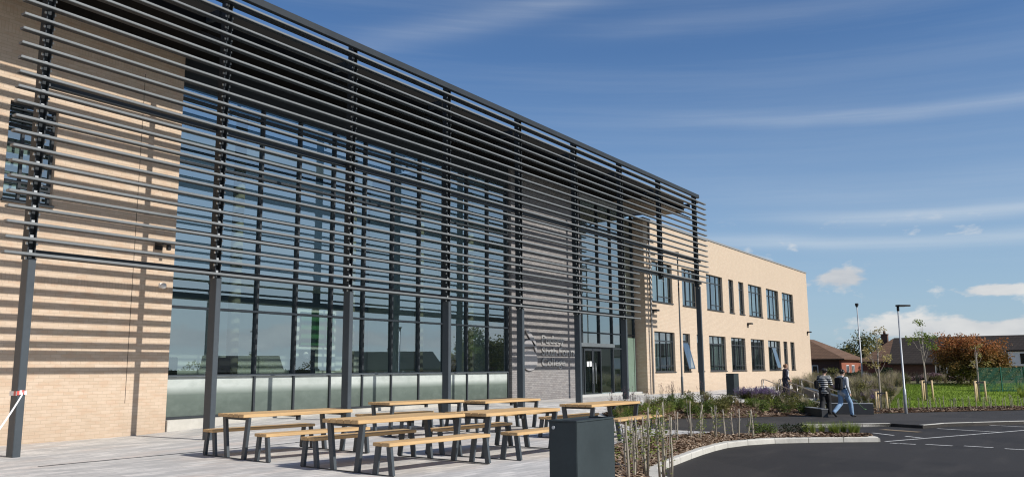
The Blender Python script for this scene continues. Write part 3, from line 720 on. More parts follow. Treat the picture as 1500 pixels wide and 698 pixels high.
# wing
YV = 18.9
WU = [(41.95, 44.71), (46.15, 48.41), (50.09, 52.98), (54.16, 55.11), (56.15, 57.21), (58.2, 61.24), (62.34, 65.39), (66.39, 69.46)]
WL = [(42.03, 44.79), (45.99, 47.07), (48.14, 49.15), (50.18, 53.13), (54.17, 57.04), (58.21, 61.19), (62.18, 65.22), (66.09, 67.13), (67.97, 69.13)]
OPN = [(a, c, 5.23, 7.45) for a, c in WU] + [(a, c, 1.43, 3.60) for a, c in WL]
b = wall_open(41.0, 74.0, -.6, 9.6, YV, OPN, .24)
part(b, 'wing_wall', M['brick_wing'])
b = MB(); b.box(41.0, 41.25, YV + .003, YD + .6, -.6, 9.6); part(b, 'wing_return_wall', M['brick_y'])
b = MB(); b.box(73.72, 74.0, YV + .003, 33.8, -.6, 9.6); part(b, 'wing_return_wall', M['brick_y'])
b = MB(); b.box(41.3, 73.7, 33.5, 33.8, -.6, 9.6); b.box(41.3, 73.7, 26, 26.1, -.3, 9.3); b.box(41.3, 41.5, YV + .3, 33.4, -.3, 9.3); part(b, 'wing_rear_wall', M['wall_int'])
b = MB(); b.box(40.98, 74.04, YV - .045, 33.85, 9.6, 9.72); part(b, 'wing_roof', M['capping'], bevel=.01)
b = MB(); b.box(41.5, 73.7, YV + .3, 26, .2, .4); b.box(41.5, 73.7, YV + .3, 26, 4.2, 4.55); b.box(41.5, 73.7, YV + .3, 26, 8.6, 8.8); part(b, 'wing_floor', M['floor_int'])
b = MB()
for z0 in (.4, 4.55):
    for x in (49.3, 57.7, 65.8): b.box(x - .08, x + .08, YV + .32, 26, z0, z0 + 3.8)
part(b, 'wing_partition', M['wall_int'])
def window(a, c, z0, z1, y, narrow, opened=None, blind=0.):
    f = MB(); w = .055; yy = y + .15
    def fr(x0, x1, q0, q1): f.box(x0, x1, yy - .035, yy + .035, q0, q1)
    fr(a, a + w, z0, z1); fr(c - w, c, z0, z1); fr(a + w, c - w, z0, z0 + w); fr(a + w, c - w, z1 - w, z1)
    zt = z1 - (z1 - z0) * .23
    fr(a + w, c - w, zt - .03, zt + .03)
    if not narrow:
        m1 = a + (c - a) * .36; m2 = a + (c - a) * .68
        for m_ in (m1, m2): fr(m_ - .03, m_ + .03, z0 + w, zt - .03); fr(m_ - .03, m_ + .03, zt + .03, z1 - w)
        fr(m1 + .03, m2 - .03, z0 + .30, z0 + .35); fr(m2 + .03, c - w, z0 + .30, z0 + .35)
    else: fr(a + w, c - w, z0 + .30, z0 + .35)
    o = part(f, 'window', M['frame'])
    g = MB()
    xs = [a + w / 2, c - w / 2] if narrow else [a + w / 2, a + (c - a) * .36, a + (c - a) * .68, c - w / 2]
    for k in range(len(xs) - 1):
        for q0, q1 in ((z0 + .03, zt), (zt, z1 - .03)):
            if opened == k and q0 < zt - .1: continue
            t = random.uniform(-.004, .004); t2 = random.uniform(-.004, .004)
            n = g.add([(xs[k], yy + t, q0), (xs[k + 1], yy - t, q0), (xs[k + 1], yy - t + t2, q1), (xs[k], yy + t + t2, q1)]); g.face(n, n + 1, n + 2, n + 3)
    g.build('pane', M['glass_win'], o)
    sl = MB(); sl.box(a - .03, c + .03, y - .055, y + .112, z0 - .05, z0 - .002); sl.build('sill', M['frame'], o)
    if opened is not None:
        s0, s1 = xs[opened] + .03, xs[opened + 1] - .03; s = MB(); ang = R(14)
        Mx = Matrix.Translation((0, yy - .045, zt - .03)) @ Matrix.Rotation(-ang, 4, 'X')
        H_ = zt - z0 - .12
        for q in ((s0, s0 + .05, -H_, 0), (s1 - .05, s1, -H_, 0), (s0 + .05, s1 - .05, -H_, -H_ + .05), (s0 + .05, s1 - .05, -.05, 0)): s.box(q[0], q[1], -.025, .025, q[2], q[3], Mx)
        so = s.build('sash', M['frame'], o)
        gq = MB(); n = gq.add([Mx @ Vector(v) for v in ((s0 + .04, -.027, -H_ + .03), (s1 - .04, -.027, -H_ + .03), (s1 - .04, -.027, -.03), (s0 + .04, -.027, -.03))]); gq.face(n, n + 1, n + 2, n + 3)
        gq.build('sash_pane', M['glass_win'], o)
    if blind > 0:
        bl = MB(); k = a + w
        while k < c - w - .02:
            if random.random() < blind: bl.box(k, k + .085, yy + .12, yy + .125, z0 + .08, z1 - .08)
            k += .12
        bl.build('blind', M['blind'], o)
    return o
for k, (a, c) in enumerate(WU): window(a, c, 5.23, 7.45, YV, c - a < 1.5, None, (.9, .4, .55, .3, .3, .85, .45, .7)[k])
for k, (a, c) in enumerate(WL): window(a, c, 1.43, 3.60, YV, c - a < 1.5, {1: 0, 6: 1}.get(k), (.5, .2, .2, .6, .35, .5, .4, .2, .2)[k])
wl = window(*WIN_L, YW, False, None, 0)
b = MB()
for k in range(5): b.box(8.57, 9.48, YW + .06, YW + .14, 7.0 + k * .085, 7.03 + k * .085)
b.build('vent_louvre', M['frame'], wl)
b = MB()
for z in (5.75, 6.2, 6.6): b.box(8.56, 9.49, YW + .11, YW + .185, z - .025, z + .025)
b.build('glazing_bar', M['frame'], wl)
b = MB(); b.box(8.3, 9.75, YW + .5, YW + .6, 5.2, 7.6); part(b, 'interior_screen', M['wall_int'])
for x, z in ((57.74, 4.6), (41.92, 4.68), (73.3, 4.52)):
    b = MB(); b.box(x - .12, x + .12, YV - .05, YV + .002, z - .1, z + .1); b.box(x - .2, x + .2, YV - .32, YV - .05, z - .02, z + .08); part(b, 'wall_light', M['black'], bevel=.012)
b = MB(); b.tube([(41.62, YV - .05, .3), (41.62, YV - .05, 9.5)], .045, 10); part(b, 'downpipe', M['capping'])
# parapet of main block above canopy
b = MB(); b.box(-12, 41.3, YW - .02, YW + .3, 10.0, 10.62); part(b, 'parapet', M['steel_dark'])

# sign: metal letters and emblem standing off the grey brick
sign = empty('building_sign', (30.25, YW - .03, 1.6), 0, 'brushed metal sign reading Pudsey Sixth Form College with emblem on grey brick', 'sign')
def text_mesh(txt, x, z, width, size):
    cu = bpy.data.curves.new('t', 'FONT'); cu.body = txt; cu.size = size; cu.extrude = .02; cu.resolution_u = 3; cu.offset = .011
    o = bpy.data.objects.new('t', cu); COL.objects.link(o)
    dg = bpy.context.evaluated_depsgraph_get(); me = bpy.data.meshes.new_from_object(o.evaluated_get(dg)); bpy.data.objects.remove(o)
    xs_ = [v.co.x for v in me.vertices]; k = width / (max(xs_) - min(xs_)); x0 = min(xs_)
    for v in me.vertices: v.co = Vector(((v.co.x - x0) * k + x, -v.co.z, v.co.y + z))
    me.materials.clear(); me.materials.append(M['letter']); return me
for txt, zb, w in (('Pudsey', 2.70, 1.88), ('Sixth Form', 2.20, 2.72), ('College', 1.74, 1.95)):
    me = text_mesh(txt, 0, zb - 1.6, w, .49); o = obj('lettering', me, sign)
def plate(poly, name, d=.045):
    b = MB(); n = len(poly); a = b.add([(x, 0.0, z) for x, z in poly]); c = b.add([(x, -d, z) for x, z in poly])
    b.face(*[a + k for k in range(n)]); b.face(*[c + k for k in reversed(range(n))])
    for k in range(n): b.face(a + k, c + k, c + (k + 1) % n, a + (k + 1) % n)
    return fin(b.build(name, M['logo'], sign))
el = lambda cx, cz, rx, rz, a0=0, a1=360, n=40: [(cx + rx * math.cos(R(a0 + (a1 - a0) * k / n)), cz + rz * math.sin(R(a0 + (a1 - a0) * k / n))) for k in range(n if a1 - a0 >= 360 else n + 1)]
plate(el(-.98, .38, .58, .42), 'emblem_disc')
plate([(-1.25 + .0, .92)] + [(x, z) for x, z in el(-1.02, .92, .46, .30, 10, 178)] , 'emblem_leaf')
arc = []
for k in range(21):
    t = k / 20; x = -1.25 + .75 * math.sin(t * 1.75); z = 1.62 - .95 * t + .0; arc.append((x, z, .05 + .11 * math.sin(math.pi * min(1, t * 1.15)) ** .7))
plate([(x - w * .4, z - w * .6) for x, z, w in arc] + [(x + w * .5, z + w * .6) for x, z, w in reversed(arc)], 'emblem_stroke')

# ------------------------------------------------------------------ louvre screen
scr = empty('louvre_screen', (7.3, 16, 0), 0, 'tall dark grey louvre screen on steel posts before the glazed front', 'screen')
scr_inv = Matrix.Translation((-7.3, -16, 0))
def spart(mb, name, mat, parent=scr, bevel=0.):
    o = mb.build(name, mat, parent, bevel)
    if parent is scr: o.matrix_parent_inverse = scr_inv
    return o
PXS = [7.84, 11.95, 16.15, 20.40, 24.55, 28.62, 32.68, 36.85, 41.45]
ZB = 3.79; NB = 24; DZ = (10.58 - ZB) / NB
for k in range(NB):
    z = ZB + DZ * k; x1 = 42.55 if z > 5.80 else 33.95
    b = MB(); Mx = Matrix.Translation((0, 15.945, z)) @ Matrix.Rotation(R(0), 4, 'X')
    b.box(7.29, x1, -.075, .075, -.026, .026, Mx); b.mi[0] = 1; b.mi[3] = 1; spart(b, 'louvre_blade', [M['blade'], M['steel_dark']], bevel=.008)  # underside and back faces in dark steel: their shade put into the colour
b = MB(); b.box(7.32, 41.6, 15.875, 16.015, 10.47, 10.655); spart(b, 'top_fascia', M['steel_dark'], bevel=.008)
for k, x in enumerate(PXS):
    zb = 5.86 if k == 7 else 0
    b = MB()
    if k != 7:
        g0 = -.25 if k < 8 else .1
        b.box(x - .07, x + .07, 15.97, 16.21, g0, 3.72 if k < 7 else 5.8)
    po = spart(b, 'post', M['steel_post'], bevel=.006) if k != 7 else None
    b = MB(); z0 = 3.72 if k < 7 else 5.8
    b.box(x - .075, x - .055, 16.03, 16.24, z0, 10.62); b.box(x + .055, x + .075, 16.03, 16.24, z0, 10.62); b.box(x - .055, x + .055, 16.12, 16.24, z0, 10.62)
    b.cur = 1
    for j in range(NB + 1):
        z = ZB + DZ * j
        if z < z0 - .05: continue
        b.box(x - .11, x - .076, 16.03, 16.055, z - .09, z - .045); b.box(x - .03, x + .03, 16.06, 16.115, z + .05, z + .10)
        b.box(x + .076, x + .105, 16.03, 16.05, z - .09, z - .045)
    up = b.build('bracket_fin', [M['steel_dark'], M['bolt']], po if po else scr)
    if not po: up.matrix_parent_inverse = scr_inv
for x0, x1, z in ((7.9, 33.9, 3.86), (7.9, 42.4, 7.22), (7.9, 42.4, 10.45), (34.0, 42.4, 6.05)):
    b = MB(); b.box(x0, x1, 16.245, 16.36, z - .07, z + .07); spart(b, 'beam', M['steel_dark'], bevel=.008)
for x in PXS:
    b = MB(); b.box(x - .05, x + .05, 16.37, YW - .03, 10.0, 10.22); b.bar((x, 16.37, 9.45), (x, 17.4, 9.98), .06, .06); spart(b, 'canopy_bracket', M['steel_dark'])
b = MB(); b.box(-8, 36.9, 16.92, YW - .025, 9.86, 9.99); b.box(-8, 41.9, 16.92, YW - .025, 10.23, 10.46); b.box(-8, 41.9, 16.88, 16.915, 9.84, 10.48); spart(b, 'canopy', M['soffit'])
b = MB(); b.box(36.91, 41.9, 16.92, YW - .025, 9.86, 9.99); spart(b, 'end_soffit', M['soffit_tan'])

# red and white tape tied round the nearest post
tp = empty('barrier_tape', (7.84, 15.9, 1.25), 0, 'red and white barrier tape tied round the leftmost post with a trailing end', 'tape')
b = MB()
for k in range(4):
    b.cur = k % 2; z = -.02 + .012 * math.sin(k); a0 = k / 4; 
    b.box(-.085 + .17 * a0, -.085 + .17 * (a0 + .25), .055, .062, z, z + .075)
b.cur = 1; b.box(-.085, -.078, .062, .33, -.03, .05); b.cur = 0; b.box(-.086, -.079, .10, .18, -.03, .05)
b.build('band', [M['tape_r'], M['tape_w']], tp)
b = MB(); pts = [(-.02 - .65 * t, -.02 - .02 * t, -.02 - 1.0 * t - .25 * t * (1 - t)) for t in [k / 12 for k in range(13)]]
for k, (p, q) in enumerate(zip(pts, pts[1:])):
    b.cur = k % 2; n = b.add([Vector(p), Vector(p) + Vector((.015, .02, .07)), Vector(q) + Vector((.015, .02, .07)), Vector(q)]); b.face(n, n + 1, n + 2, n + 3)
b.build('loose_end', [M['tape_w'], M['tape_w']], tp)

# ------------------------------------------------------------------ picnic tables
def make_table():
    t = empty('picnic_table')
    L, W, H_ = 2.24, .84, .75
    b = MB(); n = 5; pw = W / n
    for k in range(n): b.box(-L / 2, L / 2, -W / 2 + k * pw + .004, -W / 2 + (k + 1) * pw - .004, H_ - .055, H_)
    b.build('tabletop', M['wood_top'], t, .006)
    for s in (-1, 1):
        b = MB(); y = s * .845
        for k in range(2): b.box(-L / 2 + .06, L / 2 - .06, y - .18 + k * .18 + .003, y - .18 + (k + 1) * .18 - .003, .405, .455)
        b.build('bench_seat', M['wood_top'], t, .006)
    for e in (-1, 1):
        x = e * (L / 2 - .12)
        for s in (-1, 1):
            b = MB(); b.bar((x, s * .27, .008), (x, s * .375, H_ - .057), .05, .095, (0, 1, 0)); b.build('table_leg', M['steel_post'], t)
            for q in (-1, 1):
                b = MB(); b.bar((x, s * .845 + q * .175, .008), (x, s * .845 + q * .115, .403), .045, .085, (0, 1, 0)); b.build('bench_leg', M['steel_post'], t)
        b = MB(); b.box(x - .03, x + .03, -1.03, 1.03, .0, .012); b.build('ground_bar', M['steel_dark'], t)
        b = MB(); b.box(x - .02, x + .02, -.34, .34, H_ - .10, H_ - .057); b.build('cross_rail', M['steel_dark'], t)
    b = MB(); b.box(-.06, .06, -.30, .30, H_ - .085, H_ - .057); b.box(-.03, .03, -.36, -.30, H_ - .14, H_ - .057); b.build('brace', M['steel_dark'], t)
    return t
tb = make_table()
TABS = [(10.45, 11.85, -.143, 'slatted wooden picnic table with dark steel legs at the left end of the group'),
        (10.1, 8.95, -.11, 'picnic table nearest the camera, in front of the leftmost table'),
        (12.8, 8.7, -.055, 'picnic table with its right side just behind the tall square bin'),
        (15.5, 13.1, -.20, 'far row picnic table in front of the third steel post'),
        (18.15, 12.5, -.095, 'far row picnic table set out in front of the lettered grey brick panel'),
        (17.3, 9.15, -.04, 'rightmost picnic table seen past the bin, next to the planting bed')]
for k, (x, y, r, lab) in enumerate(TABS):
    o = tb if k == 0 else copy_tree(tb)
    o.location = (x, y, terrace_h(x, y) + .004); o.rotation_euler = (0, 0, r); tag(o, lab, 'picnic table', 'picnic tables on the terrace')

# ------------------------------------------------------------------ bins
def make_bin(w, d, h, name):
    t = empty(name)
    b = MB(); b.box(-w / 2, w / 2, -d / 2, d / 2, .03, h - .012); b.build('body', M['steel_bin'], t, .006)
    b = MB(); e = .02
    b.box(-w / 2 - .004, w / 2 + .004, -d / 2 - .004, -d / 2 + .03, h - .012, h + .004); b.box(-w / 2 - .004, w / 2 + .004, d / 2 - .03, d / 2 + .004, h - .012, h + .004)
    b.box(-w / 2 - .004, -w / 2 + .03, -d / 2 + .031, d / 2 - .031, h - .012, h + .004); b.box(w / 2 - .03, w / 2 + .004, -d / 2 + .031, d / 2 - .031, h - .012, h + .004)
    b.build('rim', M['steel_bin'], t)
    b = MB(); b.box(-w * .30, w * .30, -d * .30, d * .30, h - .011, h - .004); b.build('opening', M['bin_dark'], t)
    b = MB(); b.box(-w / 2 + .02, w / 2 - .02, -d / 2 + .02, d / 2 - .02, 0, .03); b.build('base', M['black'], t)
    b = MB(); b.tube([(-w / 2 - .012, d / 2 - .06, h - .07), (-w / 2 + .002, d / 2 - .06, h - .07)], .018, 12); b.build('lock', M['galv'], t)
    return t
o = make_bin(.84, .33, 1.1 - terrace_h(8, 4.5), 'litter_bin'); o.location = (8.02, 4.475, terrace_h(8, 4.5)); tag(o, 'large square dark grey litter bin in the foreground beside the tables', 'bin')
o = make_bin(.55, .45, 1.12, 'litter_bin'); o.location = (43.2, 15.1, terrace_h(43.2, 15.1)); o.rotation_euler = (0, 0, R(-8)); tag(o, 'distant dark litter bin before the wing near the top of the steps', 'bin')

# ------------------------------------------------------------------ lamp columns
def lamp(name, h, arm, mat, base_h=.9):
    t = empty(name)
    b = MB(); b.tube([(0, 0, -.3), (0, 0, base_h), (0, 0, base_h + .02), (0, 0, h)], [.06, .06, .042, .032], 14); b.build('column', mat, t)
    b = MB(); b.tube([(0, 0, h - .02), (0, 0, h + .16)], [.05, .05], 12)
    poly = [(-.08, -.05), (.02, -.13), (arm * .6, -.10), (arm, -.03), (arm, .03), (arm * .6, .10), (.02, .13), (-.08, .05)]
    b.prism(poly, h + .16, h + .225); b.build('lantern', M['black'], t, .01)
    b = MB(); b.prism([(.1, -.07), (arm * .55, -.06), (arm * .55, .06), (.1, .07)], h + .15, h + .158); b.build('led_panel', M['white'], t)
    b = MB(); b.box(-.02, .02, -.072, -.066, .3, .7); b.build('access_door', mat, t)
    return t
lp = lamp('street_lamp', 4.0, .50, M['galv_pale']); lp.location = (36.42, 5.80, -.17); lp.rotation_euler = (0, 0, R(-58)); tag(lp, 'pale galvanised lamp column with flat black lantern on the mulch strip by the lawn', 'street lamp')
l2 = lamp('street_lamp', 7.1, .75, M['steel_post']); l2.location = (40.8, 16.9, .28); l2.rotation_euler = (0, 0, R(115)); tag(l2, 'dark lamp column standing close in front of the brick wing', 'street lamp')
for c in children(l2):
    if c.name.startswith('column'): c.data.materials[0] = M['steel_post']
mast = empty('camera_mast', (80.6, 16.2, .0), 0, 'slim tall pole with small camera head beside the staked yellow tree', 'mast')
b = MB(); b.tube([(0, 0, -.3), (0, 0, 1.2), (-.02, 0, 1.25), (-.25, 0, 7.1)], [.10, .10, .07, .05], 10); b.build('pole', M['galv_pale'], mast)
b = MB(); b.box(-.45, -.1, -.12, .12, 7.1, 7.28); b.ellipsoid((-.3, 0, 7.05), (.12, .12, .12)); b.build('camera_head', M['black'], mast)

# ------------------------------------------------------------------ steps, rails, low walls
st = empty('entrance_steps', (43.4, 13.6, 0), 0, 'shallow pale concrete steps rising from the footway to the terrace', 'steps')
sdir = Matrix(((-.815, .58, 0), (-.58, -.815, 0), (0, 0, 1))).to_4x4()          # local x = down the flight, y = across
st.matrix_basis = Matrix.Translation((43.4, 13.6, 0)) @ sdir
LV = [(.0, 1.9, .09), (1.9, 3.0, -.02), (3.0, 4.1, -.10), (4.1, 5.3, -.165)]
for a, c, z in LV:
    b = MB(); b.box(a, c - .002, .05, 2.22, -.7, z); b.build('tread', M['concrete'], st, .01)
    b = MB(); b.box(c - .07, c - .006, .07, 2.20, z + .001, z + .006); b.build('nosing', M['dark_wall'], st)
def rail(name, n, t0, t1, drop, label, posts):
    t = empty(name, (0, 0, 0), 0, label, 'handrail', 'handrails on the entrance steps'); t.matrix_basis = st.matrix_basis @ Matrix.Translation((0, n, 0))
    top = lambda q: 1.0 if q <= t0 else 1.0 - drop * (q - t0) / (t1 - t0)
    pts = [(-.45, 0, .62), (-.45, 0, .96), (-.40, 0, 1.0), (t0, 0, 1.0), (t1, 0, top(t1)), (t1 + .22, 0, top(t1)), (t1 + .27, 0, top(t1) - .05), (t1 + .27, 0, top(t1) - .35)]
    b = MB(); b.tube(pts, .024, 10); b.build('top_rail', M['stainless'], t)
    for q in posts:
        g = next((z for a, c, z in LV if a <= q < c), .1 if q < 0 else -.2)
        b = MB(); b.tube([(q, 0, g - .02), (q, 0, top(q) - .02)], .022, 10); b.tube([(q, 0, g), (q, 0, g + .012)], .05, 12); b.build('rail_post', M['stainless'], t)
    return t
rail('handrail', .12, .15, 5.0, .58, 'left hand metal rail running down the entrance steps', (-.2, 2.0, 4.8))
rail('handrail', 1.02, .15, 4.4, .53, 'middle metal rail in front of the girl on the steps', (-.2, 2.1, 4.2))
rail('handrail', 2.12, .15, 4.6, .55, 'right hand metal rail above the sloping charcoal wall', (-.2, 2.2, 4.4))
lw = empty('low_wall', (0, 0, 0), 0, 'sloping charcoal retaining wall along the right side of the steps', 'low wall'); lw.matrix_basis = st.matrix_basis.copy()
b = MB(); n = b.add([(-.4, 2.25, -.6), (5.4, 2.25, -.6), (5.4, 2.25, .10), (-.4, 2.25, .55), (-.4, 2.5, -.6), (5.4, 2.5, -.6), (5.4, 2.5, .10), (-.4, 2.5, .55)])
for f in ((0, 1, 2, 3), (7, 6, 5, 4), (0, 4, 5, 1), (1, 5, 6, 2), (2, 6, 7, 3), (3, 7, 4, 0)): b.face(*[n + k for k in f])
b.build('wall_body', M['dark_wall'], lw)
b = MB(); n = b.add([(-.42, 2.23, .553), (5.42, 2.23, .103), (5.42, 2.52, .103), (-.42, 2.52, .553), (-.42, 2.23, .59), (5.42, 2.23, .14), (5.42, 2.52, .14), (-.42, 2.52, .59)])
for f in ((3, 2, 1, 0), (4, 5, 6, 7), (0, 1, 5, 4), (1, 2, 6, 5), (2, 3, 7, 6), (3, 0, 4, 7)): b.face(*[n + k for k in f])
b.build('coping', M['steel_post'], lw)
def low_block(a, c, w, z0, z1, label, cap=True):
    t = empty('low_wall', (a[0], a[1], 0), math.atan2(c[1] - a[1], c[0] - a[0]), label, 'low wall'); L = math.hypot(c[0] - a[0], c[1] - a[1])
    b = MB(); b.box(0, L, -w / 2, w / 2, z0, z1 - .032); b.build('wall_body', M['dark_wall'], t, .01)
    b = MB(); b.box(-.01, L + .01, -w / 2 - .01, w / 2 + .01, z1 - .03, z1); b.build('coping', M['dark_wall'] if not cap else M['capping'], t, .008)
low_block((34.85, 8.45), (35.35, 6.80), .40, -.4, .22, 'long charcoal block wall end behind the two walking people')
low_block((34.6, 9.35), (32.6, 7.95), .24, -.4, .10, 'short charcoal edging wall at the right tip of the shrub bed')

# ------------------------------------------------------------------ plants
def arch_blade(b, base, h, lean, az, w, k=5):
    d = Vector((math.cos(az), math.sin(az), 0)); side = Vector((-d.y, d.x, 0))
    b.strip([base + d * lean * (t * t) + Vector((0, 0, h * (t - .25 * lean / max(h, .01) * t * t * .6))) for t in [j / (k - 1) for j in range(k)]], w, side)
def clump_bush(seed, rad, h, nleaf, L):
    random.seed(seed); b = MB()
    for k in range(9):
        a = random.random() * 6.283; r = rad * .6 * random.random(); b.tube([(0, 0, -.05), (r * .4 * math.cos(a), r * .4 * math.sin(a), h * .5), (r * math.cos(a), r * math.sin(a), h * .8)], [.008, .006, .003], 4, False)
    b.cur = 1
    lobes = [(random.uniform(-.5, .5) * rad, random.uniform(-.5, .5) * rad, h * random.uniform(.3, .72), random.uniform(.35, .6) * rad) for _ in range(7)]
    for k in range(nleaf):
        x, y, z, r = random.choice(lobes); v = Vector((random.gauss(0, 1), random.gauss(0, 1), random.gauss(0, 1))).normalized() * r * random.uniform(.55, 1.15)
        p = Vector((x, y, z)) + Vector((v.x, v.y, v.z * .8)); p.z = max(.02, p.z)
        d = (v.normalized() + Vector((random.uniform(-.6, .6), random.uniform(-.6, .6), random.uniform(-.2, .7)))).normalized()
        b.leaf(p, L * random.uniform(.6, 1.2), L * .42, d, Vector((random.uniform(-1, 1), random.uniform(-1, 1), .8)).normalized())
    return b
def clump_grass(seed, h, n, spread, w):
    random.seed(seed); b = MB()
    for k in range(n):
        a = random.random() * 6.283; r = random.random() * .08; hh = h * random.uniform(.6, 1.1)
        arch_blade(b, Vector((r * math.cos(a), r * math.sin(a), -.02)), hh, spread * random.uniform(.2, 1.) * hh, a + random.uniform(-.5, .5), w)
    return b
def clump_spike(seed, h, n, spread, head):
    """upright stems with flower spikes"""
    random.seed(seed); b = MB()
    for k in range(n):
        a = random.random() * 6.283; r = random.random() * spread; hh = h * random.uniform(.65, 1.1); base = Vector((r * .35 * math.cos(a), r * .35 * math.sin(a), -.02)); tip = Vector((r * math.cos(a), r * math.sin(a), hh))
        b.cur = 0; side = Vector((-math.sin(a), math.cos(a), 0))
        b.strip([base, base.lerp(tip, .5), tip], .012, side)
        for j in range(5):
            t = random.uniform(.08, .65); p = base.lerp(tip, t); b.leaf(p, .10, .022, Vector((random.uniform(-1, 1), random.uniform(-1, 1), .9)).normalized(), Vector((random.uniform(-1, 1), random.uniform(-1, 1), .3)).normalized())
        b.cur = 1
        for j in range(9):
            p = base.lerp(tip, 1 - head * random.random()); b.leaf(p, .035, .024, Vector((random.uniform(-1, 1), random.uniform(-1, 1), .6)).normalized(), Vector((random.uniform(-1, 1), random.uniform(-1, 1), .3)).normalized())
    return b
PR = {}
PR['bush'] = [clump_bush(s, .42, .58, 420, .10).mesh('leafy_shrub', [M['bark'], M['leaf_green']]) for s in (1, 2, 3)]
PR['bushf'] = [clump_bush(s, .38, .5, 380, .10).mesh('leafy_shrub', [M['bark'], M['leaf_fresh']]) for s in (4, 5)]
PR['olive'] = [clump_bush(s, .5, .72, 420, .11).mesh('leafy_shrub', [M['bark'], M['leaf_olive']]) for s in (8, 9)]
PR['straw'] = [clump_grass(s, .62, 230, .75, .008).mesh('ornamental_grass_clump', [M['straw']]) for s in (6, 7)]
PR['dry'] = [clump_grass(s, .75, 200, .55, .012).mesh('wild_grass_clump', [M['drygrass']]) for s in (10, 11, 12)]
PR['lav'] = [clump_spike(s, .60, 60, .34, .3).mesh('lavender_plant', [M['leaf_olive'], M['purple']]) for s in (13, 14)]
PR['tall'] = [clump_spike(s, 1.12, 16, .28, .12).mesh('tall_perennial', [M['leaf_dark'], M['mauve']]) for s in (15, 16, 17)]
PR['tuft'] = [clump_grass(s, .42, 170, .6, .013).mesh('green_tuft', [M['leaf_fresh']]) for s in (18, 19)]
PR['dark'] = [clump_bush(s, .34, .36, 300, .08).mesh('leafy_shrub', [M['bark'], M['leaf_dark']]) for s in (20, 21)]
random.seed(33)
def put(kind, x, y, z, s, label, cat, group):
    me = random.choice(PR[kind]); o = obj(me.name.split('.')[0], me); o.location = (x, y, z); o.rotation_euler = (0, 0, random.random() * 6.28); o.scale = (s, s, s * random.uniform(.88, 1.12)); tag(o, label, cat, group); return o
def bed2_pt(f, g):
    i = f * (len(bed2) - 1); i0 = min(int(i), len(bed2) - 2); j = g * (len(bed2[0]) - 1); j0 = min(int(j), len(bed2[0]) - 2)
    a = Vector(bed2[i0][j0]).lerp(Vector(bed2[i0 + 1][j0]), i - i0); c = Vector(bed2[i0][j0 + 1]).lerp(Vector(bed2[i0 + 1][j0 + 1]), i - i0); return a.lerp(c, j - j0)
LAB = {'dry': ('feathery pale grass clump among the shrubs of the terrace bed', 'grass plant', 'feathery grasses in the terrace bed'),
       'bush': ('dense dark green leafy shrub in the bed in front of the terrace', 'shrub', 'green shrubs in the terrace bed'),
       'bushf': ('bright green low shrub in the bed in front of the terrace', 'shrub', 'bright shrubs in the terrace bed'),
       'olive': ('loose grey green bushy plant at the right of the terrace bed', 'shrub', 'grey green plants in the terrace bed'),
       'straw': ('straw coloured arching ornamental grass tuft in the terrace bed', 'grass plant', 'straw grasses in the terrace bed'),
       'lav': ('purple flowering lavender clump beside the steps', 'lavender', 'lavender clumps by the steps'),
       'tall': ('tall thin dark stemmed perennial with small mauve heads in the terrace bed', 'plant', 'tall perennials in the terrace bed')}
def bp(kind, f, g, s): p = bed2_pt(f, g); put(kind, p.x, p.y, p.z, s, *LAB[kind])
for k in range(84):
    f = random.random(); g = random.uniform(.08, .85)
    kind = random.choices(['bush', 'bushf', 'olive', 'dry'], [4, 2.6, .6, .5] if f < .5 else [2, 1.6, 3.4, 1.6])[0]
    bp(kind, f, g, random.uniform(.5, .8))
for f, g, s in ((.03, .35, .95), (.06, .6, .9), (.10, .3, .9), (.13, .55, .8), (.02, .75, .9), (.30, .3, 1.05), (.34, .45, .95), (.40, .35, 1.0), (.55, .35, .9), (.62, .6, .9)): bp('straw', f, g, s * .78)
for k in range(40): bp('tall', random.uniform(.05, .95) ** 1.2, random.uniform(.35, .95), random.uniform(.42, .85))
for k in range(14):
    t = random.uniform(.2, 3.2); n = random.uniform(-1.3, -.1); x, y = stair_pt(t, n); put('lav', x, y, -.02, random.uniform(.85, 1.15), *LAB['lav'])
# small clumps at the right tip of the kerb bed
for k, (x, y) in enumerate([(22.75, 7.4), (22.95, 7.05), (23.1, 7.3)]): put('bush', x, y, -.16, .52, 'dark leafy low shrub on the mulch beside the green tufts', 'shrub', 'low shrubs in the kerb bed')
for k, (x, y) in enumerate([(23.3, 6.75), (23.45, 6.45)]): put('dark', x, y, -.17, .75, 'small dark spreading plant between shrub and green tufts', 'plant', 'dark plants in the kerb bed')
for k, (x, y) in enumerate([(23.75, 6.33), (23.55, 6.1), (23.95, 5.95), (24.05, 5.72), (23.85, 5.55), (24.2, 5.45), (24.1, 5.22), (24.25, 5.12)]): put('tuft', x, y, -.17, .85, 'short upright green tuft near the tip of the kerb bed', 'plant', 'green tufts in the kerb bed')
